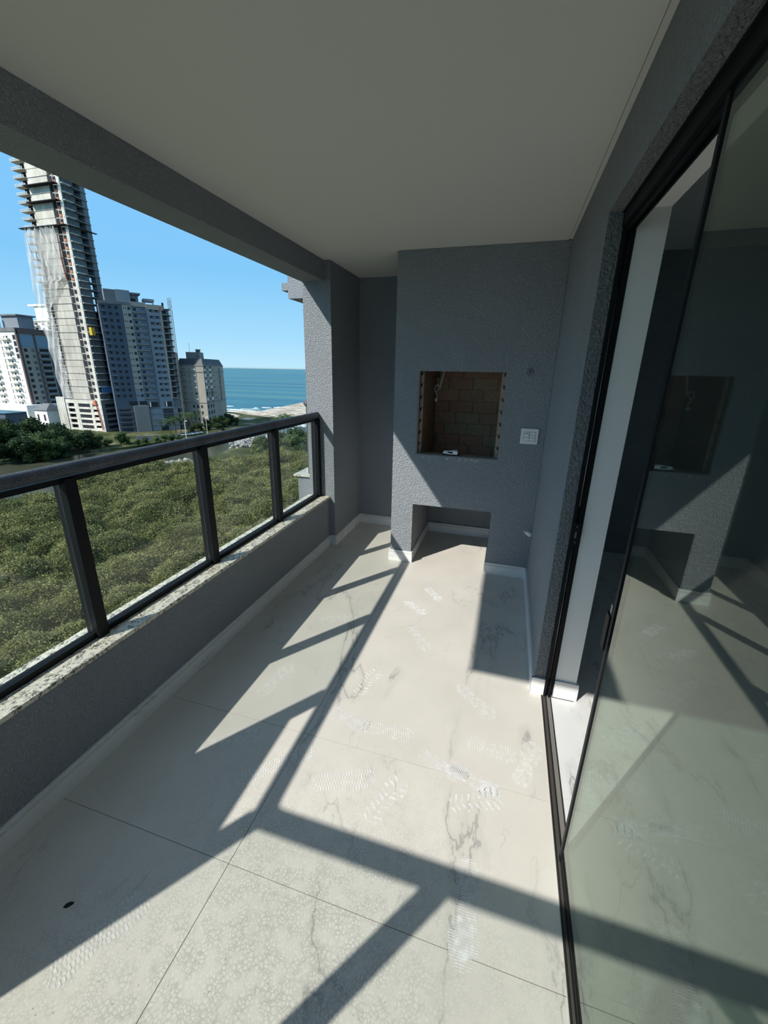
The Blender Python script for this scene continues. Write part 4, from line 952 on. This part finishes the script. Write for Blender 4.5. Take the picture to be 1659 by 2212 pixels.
for a0 in (12.2, 25, 38): La.box('dark_joint', M['conc_dark'], a0, a0+.5, 0, .1, ZLP, ZL-1)
pw_ = MB().box(LX-60, LX+4.0, LY-6, LY+16, GZ, ZLP+.2); part('podium', pw_, M['white_far'], lb)
Lb.box('podium_wall', M['conc_dark'], 0, 22, 4.1, 4.4, GZ, ZLP-1)
# white round-balcony block behind the net
wb = empty('bright_white_block', (-318, 232, GZ), 'bright white block with a flat roof slab partly hidden behind the netting', 'building')
Wf = Facade(wb, -318, 232, -1, 0, 0, -1)
Wf.box('wall', M['white_far'], -16, 17, -14, 0, GZ, 30); Wf.box('roof_edge', M['conc_white'], -16.5, 17.5, -14, .6, 30, 30.8); Wf.box('roof_house', M['white_far'], -6, 7, -10, -2, 30.8, 40); Wf.box('roof_slab', M['white_far'], -8, 11.5, -11, -1, 40, 41.2)
for f in range(12):
    z = 30-(f+1)*3.2
    for a in (-9, 3.5): Wf.box('balcony', M['conc_white'], a, a+5, 0, 1.8, z, z+1.1); Wf.box('window', M['shade'], a+1, a+4, 0, .1, z+1.2, z+2.4)
    Wf.box('window', M['conc_dark'], -1.5, .5, 0, .1, z+1.0, z+2.2)
# small houses
def house(name, x, y, w, d, h, rm, wm, label, rh=2.0, rot=0):
    r = empty(name, (x, y, GZ), label, 'house', rot=rot)
    lpart('wall', MB().box(-w/2, w/2, -d/2, d/2, 0, h), wm, r)
    mb = MB(); e = .7; mb.v = [(-w/2-e, -d/2-e, h), (w/2+e, -d/2-e, h), (w/2+e, d/2+e, h), (-w/2-e, d/2+e, h), (-w/4, 0, h+rh), (w/4, 0, h+rh)]
    mb.f = [(0, 1, 5, 4), (1, 2, 5), (2, 3, 4, 5), (3, 0, 4), (3, 2, 1, 0)]; lpart('roof', mb, rm, r)
    for q in (-.25, .25): lpart('window', MB().box(w*q-.6, w*q+.6, -d/2-.06, -d/2, h*.4, h*.75), M['shade'], r)
    return r
x, y = pol(55.0, 285); house('grey_roofed_house', x, y, 9, 8, 9.0, M['conc_dark'], M['white_far'], 'white house with grey hipped roof between white block and unfinished tower', 3.2)
x, y = pol(58.6, 262); house('teal_roofed_shed', x, y, 16, 9, 10.5, mat('teal_sheet_roof', (.05, .15, .20), .5), M['blue_paint'], 'low shed with a teal sheet roof at the left edge', .8)
x, y = pol(27.6, 186); house('white_house', x, y, 6, 5, 8.0, M['white_far'], M['white_far'], 'tiny white gabled house among the trees at the river mouth', 1.6)
x, y = pol(34.2, 121); house('red_roofed_kiosk', x, y, 6, 5, 4.2, mat('red_tile_roof', (.30, .07, .05), .8), M['beige'], 'kiosk with a red roof showing between the mangrove crowns', 1.4)
# promenade: garden wall, lamps, parked cars
x, y = pol(44.9, 213); gw = obj('garden_wall', MB().box(-9, 9, -.2, .2, 0, 2.2), M['beige_dark'], loc=(x, y, GZ), rot=math.radians(50)); tag(gw, 'low grey garden wall in front of the grey tower', 'wall')
def lamp(az, d, h, label):
    x, y = pol(az, d); r = empty('street_lamp', (x, y, GZ), label, 'lamp', 'street lamps on the far bank')
    lpart('pole', MB().tube([(0, 0, 0), (0, 0, h-.8), (.3, -.2, h-.2), (1.2, -.6, h)], [.16, .12, .10, .09], 6), M['white_far'], r); lpart('lamp_head', MB().box(1.1, 2.0, -.8, -.4, h-.1, h+.08), M['white_far'], r)
for li, (az, d, h) in enumerate(((41.9, 214, 8), (39.4, 224, 8.5), (52.3, 222, 12))): lamp(az, d, h, ('thin street lamp by the palms under the grey tower', 'thin street lamp at the foot of the beige block', 'tall white lamp post before the lit podium of the unfinished tower')[li])
M['tyre'] = mat('tyre', (.02, .02, .02), .8)
for i, (az, d) in enumerate(((41.6, 222), (41.05, 224), (40.5, 226), (42.3, 221))):
    x, y = pol(az, d); r = empty('car', (x, y, GZ), 'pale parked car under the palms by the river road, %s from the left' % ORD[(1, 2, 3, 0)[i]], 'car', 'parked cars under the palms', rot=math.radians(50))
    lpart('body', MB().box(-2.1, 2.1, -.85, .85, .35, .95), M['white_far'], r, bevel=.15); lpart('cabin', MB().box(-1.2, 1.1, -.75, .75, .95, 1.45), M['far_glass'], r, bevel=.2)
    for sx_ in (-1.3, 1.3): lpart('wheel', MB().tube([(sx_, -.9, .34), (sx_, .9, .34)], .34, 10), M['tyre'], r)

# ------------------------------------------------------------------ neighbouring balcony beyond the pillar
nbz = empty('neighbour_balcony', (-2.1, 4.25, 0), 'corner of the neighbouring balcony with granite sill and rail end seen past the pillar', 'balcony')
part('parapet', MB().box(-2.27, -1.826, 4.22, 6.4, -.3, .535), M['stucco'], nbz)
part('sill_slab', MB().box(-2.315, -1.826, 4.19, 6.4, .535, .557), M['granite'], nbz)
part('rail_post', MB().box(-2.16, -2.10, 4.27, 4.33, .557, 1.33), M['alu'], nbz)
part('handrail', MB().tube([(-2.13, 4.22, 1.365), (-2.13, 6.4, 1.365)], .036, 14), M['rail'], nbz, smooth=True)
part('handrail_return', MB().tube([(-2.13, 4.25, 1.365), (-1.83, 4.25, 1.365)], .034, 14), M['rail'], nbz, smooth=True)
part('glass_panel', MB().box(-2.134, -2.126, 4.34, 6.3, .6, 1.30), M['rail_glass'], nbz)
part('edge_beam', MB().cells([-2.345, -2.275, -1.826], [4.20, 6.4], [2.40, 2.475, 2.545, 2.62, 2.95], lambda i, j, k: (k == 1) or (i == 1 and k in (0, 2, 3))), M['stucco'], nbz)

# ------------------------------------------------------------------ dusty shoe prints on the floor
m = bpy.data.materials.new('pale_dust'); m.use_nodes = True; n = N(m); n.b.inputs['Base Color'].default_value = (.80, .79, .77, 1); n.b.inputs['Roughness'].default_value = .9
tr = n.n('BsdfTransparent'); mx = n.n('MixShader'); f = n.ramp(n.noise(n.obj(), 34, 4, .6).outputs[0], (.34, .22), (.60, .82))
n.l(f, mx.inputs[0]); n.l(tr.outputs[0], mx.inputs[1]); n.l(n.b.outputs[0], mx.inputs[2]); n.l(mx.outputs[0], n.t.nodes['Material Output'].inputs[0]); M['dust'] = m
def sole(t):      # half width of a shoe sole along its length, 0 heel .. 1 toe
    P = ((0, .0), (.03, .55), (.10, .80), (.25, .74), (.42, .62), (.58, .78), (.74, 1.0), (.88, .88), (.97, .5), (1, 0))
    for (a, b), (c, d) in zip(P[:-1], P[1:]):
        if a <= t <= c: return b+(d-b)*(t-a)/(c-a)
    return 0
def footprint(p0, p1, style, label, wid=.105, t0=0, t1=1, solid=()):
    (x0, y0), (x1, y1) = p0, p1; L = math.hypot(x1-x0, y1-y0); ang = math.atan2(y1-y0, x1-x0)
    mb = MB(); Lf = max(L, .24)
    def patch(P, zb=.0003):
        P = ccw(P); i = len(mb.v); k = len(P); mb.v += [(a, b, zb) for a, b in P]+[(a, b, zb+.0001) for a, b in P]
        mb.f.append(tuple(i+k+q for q in range(k)))
        for q in range(k): mb.f.append((i+q, i+(q+1) % k, i+k+(q+1) % k, i+k+q))
    if style in ('bars', 'fine'):
        st = .0115 if style == 'bars' else .0075; cols = 4 if style == 'bars' else 1; n_ = int(Lf/st)
        for k in range(n_):
            t = (k+.5)/n_
            if not t0 <= t <= t1: continue
            w = sole(t)*wid/2
            for c in range(cols):
                a = -w+2*w*c/cols+.0015; b = -w+2*w*(c+1)/cols-.0015
                if b-a < .004: continue
                o = (st*.5 if c % 2 else 0); xx = t*Lf+o; patch([(xx, a), (xx+st*.52, a), (xx+st*.52, b), (xx, b)])
    elif style == 'chevron':
        for k in range(int(Lf/.026)):
            t = (k+.5)/(Lf/.026)
            if not t0 <= t <= t1: continue
            w = sole(t)*wid/2; xx = t*Lf
            for sgn in (-1, 1): patch([(xx, sgn*.006), (xx+.009, sgn*.006), (xx+.023, sgn*w), (xx+.012, sgn*w)])
    for (a, b, s_) in (solid if style != 'smudge' else ((t0, t1, .8),)):
        P = []; q = 12
        for k in range(q+1): t = a+(b-a)*k/q; P.append((t*Lf, sole(t)*wid/2*s_*(1 if 0 < k < q else .3)))
        for k in range(q, -1, -1): t = a+(b-a)*k/q; P.append((t*Lf, -sole(t)*wid/2*s_*(1 if 0 < k < q else .3)))
        patch(P, 0.0)
    o = obj('shoe_print', mb, M['dust'], loc=(x0, y0, .0004), rot=ang); tag(o, label, 'shoe print', 'dusty shoe prints on the tiles')
    return o
FP = [((-.62, 2.79), (-.43, 2.66), 'smudge', 'faint white shoe smudge crossing the middle of the far tiles'),
 ((-.50, 3.06), (-.35, 2.88), 'smudge', 'farthest pale shoe smudge, just before the barbecue niche'),
 ((-.505, 2.47), (-.31, 2.24), 'fine', 'fine ribbed shoe print pointing at the right wall, second row from the niche'),
 ((-1.15, 2.34), (-.90, 2.47), 'bars', 'barred shoe print in the sunlit strip nearest the parapet, far one'),
 ((-1.15, 1.57), (-1.10, 1.86), 'bars', 'barred shoe print standing upright in the sunlit strip by the parapet'),
 ((-.64, 1.74), (-.60, 1.93), 'chevron', 'round chevron tread mark right of the rail shadow'),
 ((-.74, 1.60), (-.50, 1.56), 'fine', 'fine ribbed print just right of the rail shadow'),
 ((-.55, 1.56), (-.28, 1.575), 'bars', 'bold block tread print in the middle, continuing the fine ribbed one'),
 ((-.11, 2.0), (.10, 1.81), 'fine', 'fine ribbed print on the right just below the wall shadow'),
 ((-.03, 1.63), (.21, 1.60), 'bars', 'bold block tread print near the door track'),
 ((-.23, 1.49), (-.02, 1.44), 'fine', 'bright ribbed print lying over the tile joint, left half of the pair'),
 ((-.08, 1.47), (.08, 1.41), 'fine', 'bright ribbed print lying over the tile joint, right half of the pair'),
 ((-.655, 1.20), (-.39, 1.31), 'bars', 'long block tread print left of centre below the tile joint'),
 ((-.07, 1.28), (.07, 1.35), 'chevron', 'chevron tread mark between the tile joint and the broad shadow'),
 ((.22, 1.46), (.30, 1.72), 'fine', 'curved thin print beside the door track'),
 ((.035, 1.11), (.045, .79), 'fine', 'long clear shoe print crossing the broad shadow at lower right'),
 ((-1.12, .40), (-1.0, .67), 'bars', 'barred print on the shadow edge at lower left'),
 ((-.98, 1.10), (-.71, 1.36), 'bars', 'faint barred print crossing the rail shadow by the long tile joint'),
 ((-.37, 1.11), (-.32, 1.23), 'chevron', 'small chevron mark just above the broad shadow'),
 ((-1.26, 1.17), (-1.02, 1.38), 'fine', 'ribbed print in the narrow sunlit wedge')]
for a in FP: footprint(a[0], a[1], a[2], a[3], solid=((.55, .92, .62),) if 'bright' in a[3] or 'long clear' in a[3] else ())
lf = obj('dead_leaf', MB().prism(ccw([(-.014, -.004), (-.004, -.008), (.012, -.003), (.016, .002), (.004, .007), (-.008, .005)]), 0, .003), M['dark'], loc=(-1.235, .565, .0006), rot=.6); tag(lf, 'small dark dry leaf scrap on the shaded tile at lower left', 'leaf')
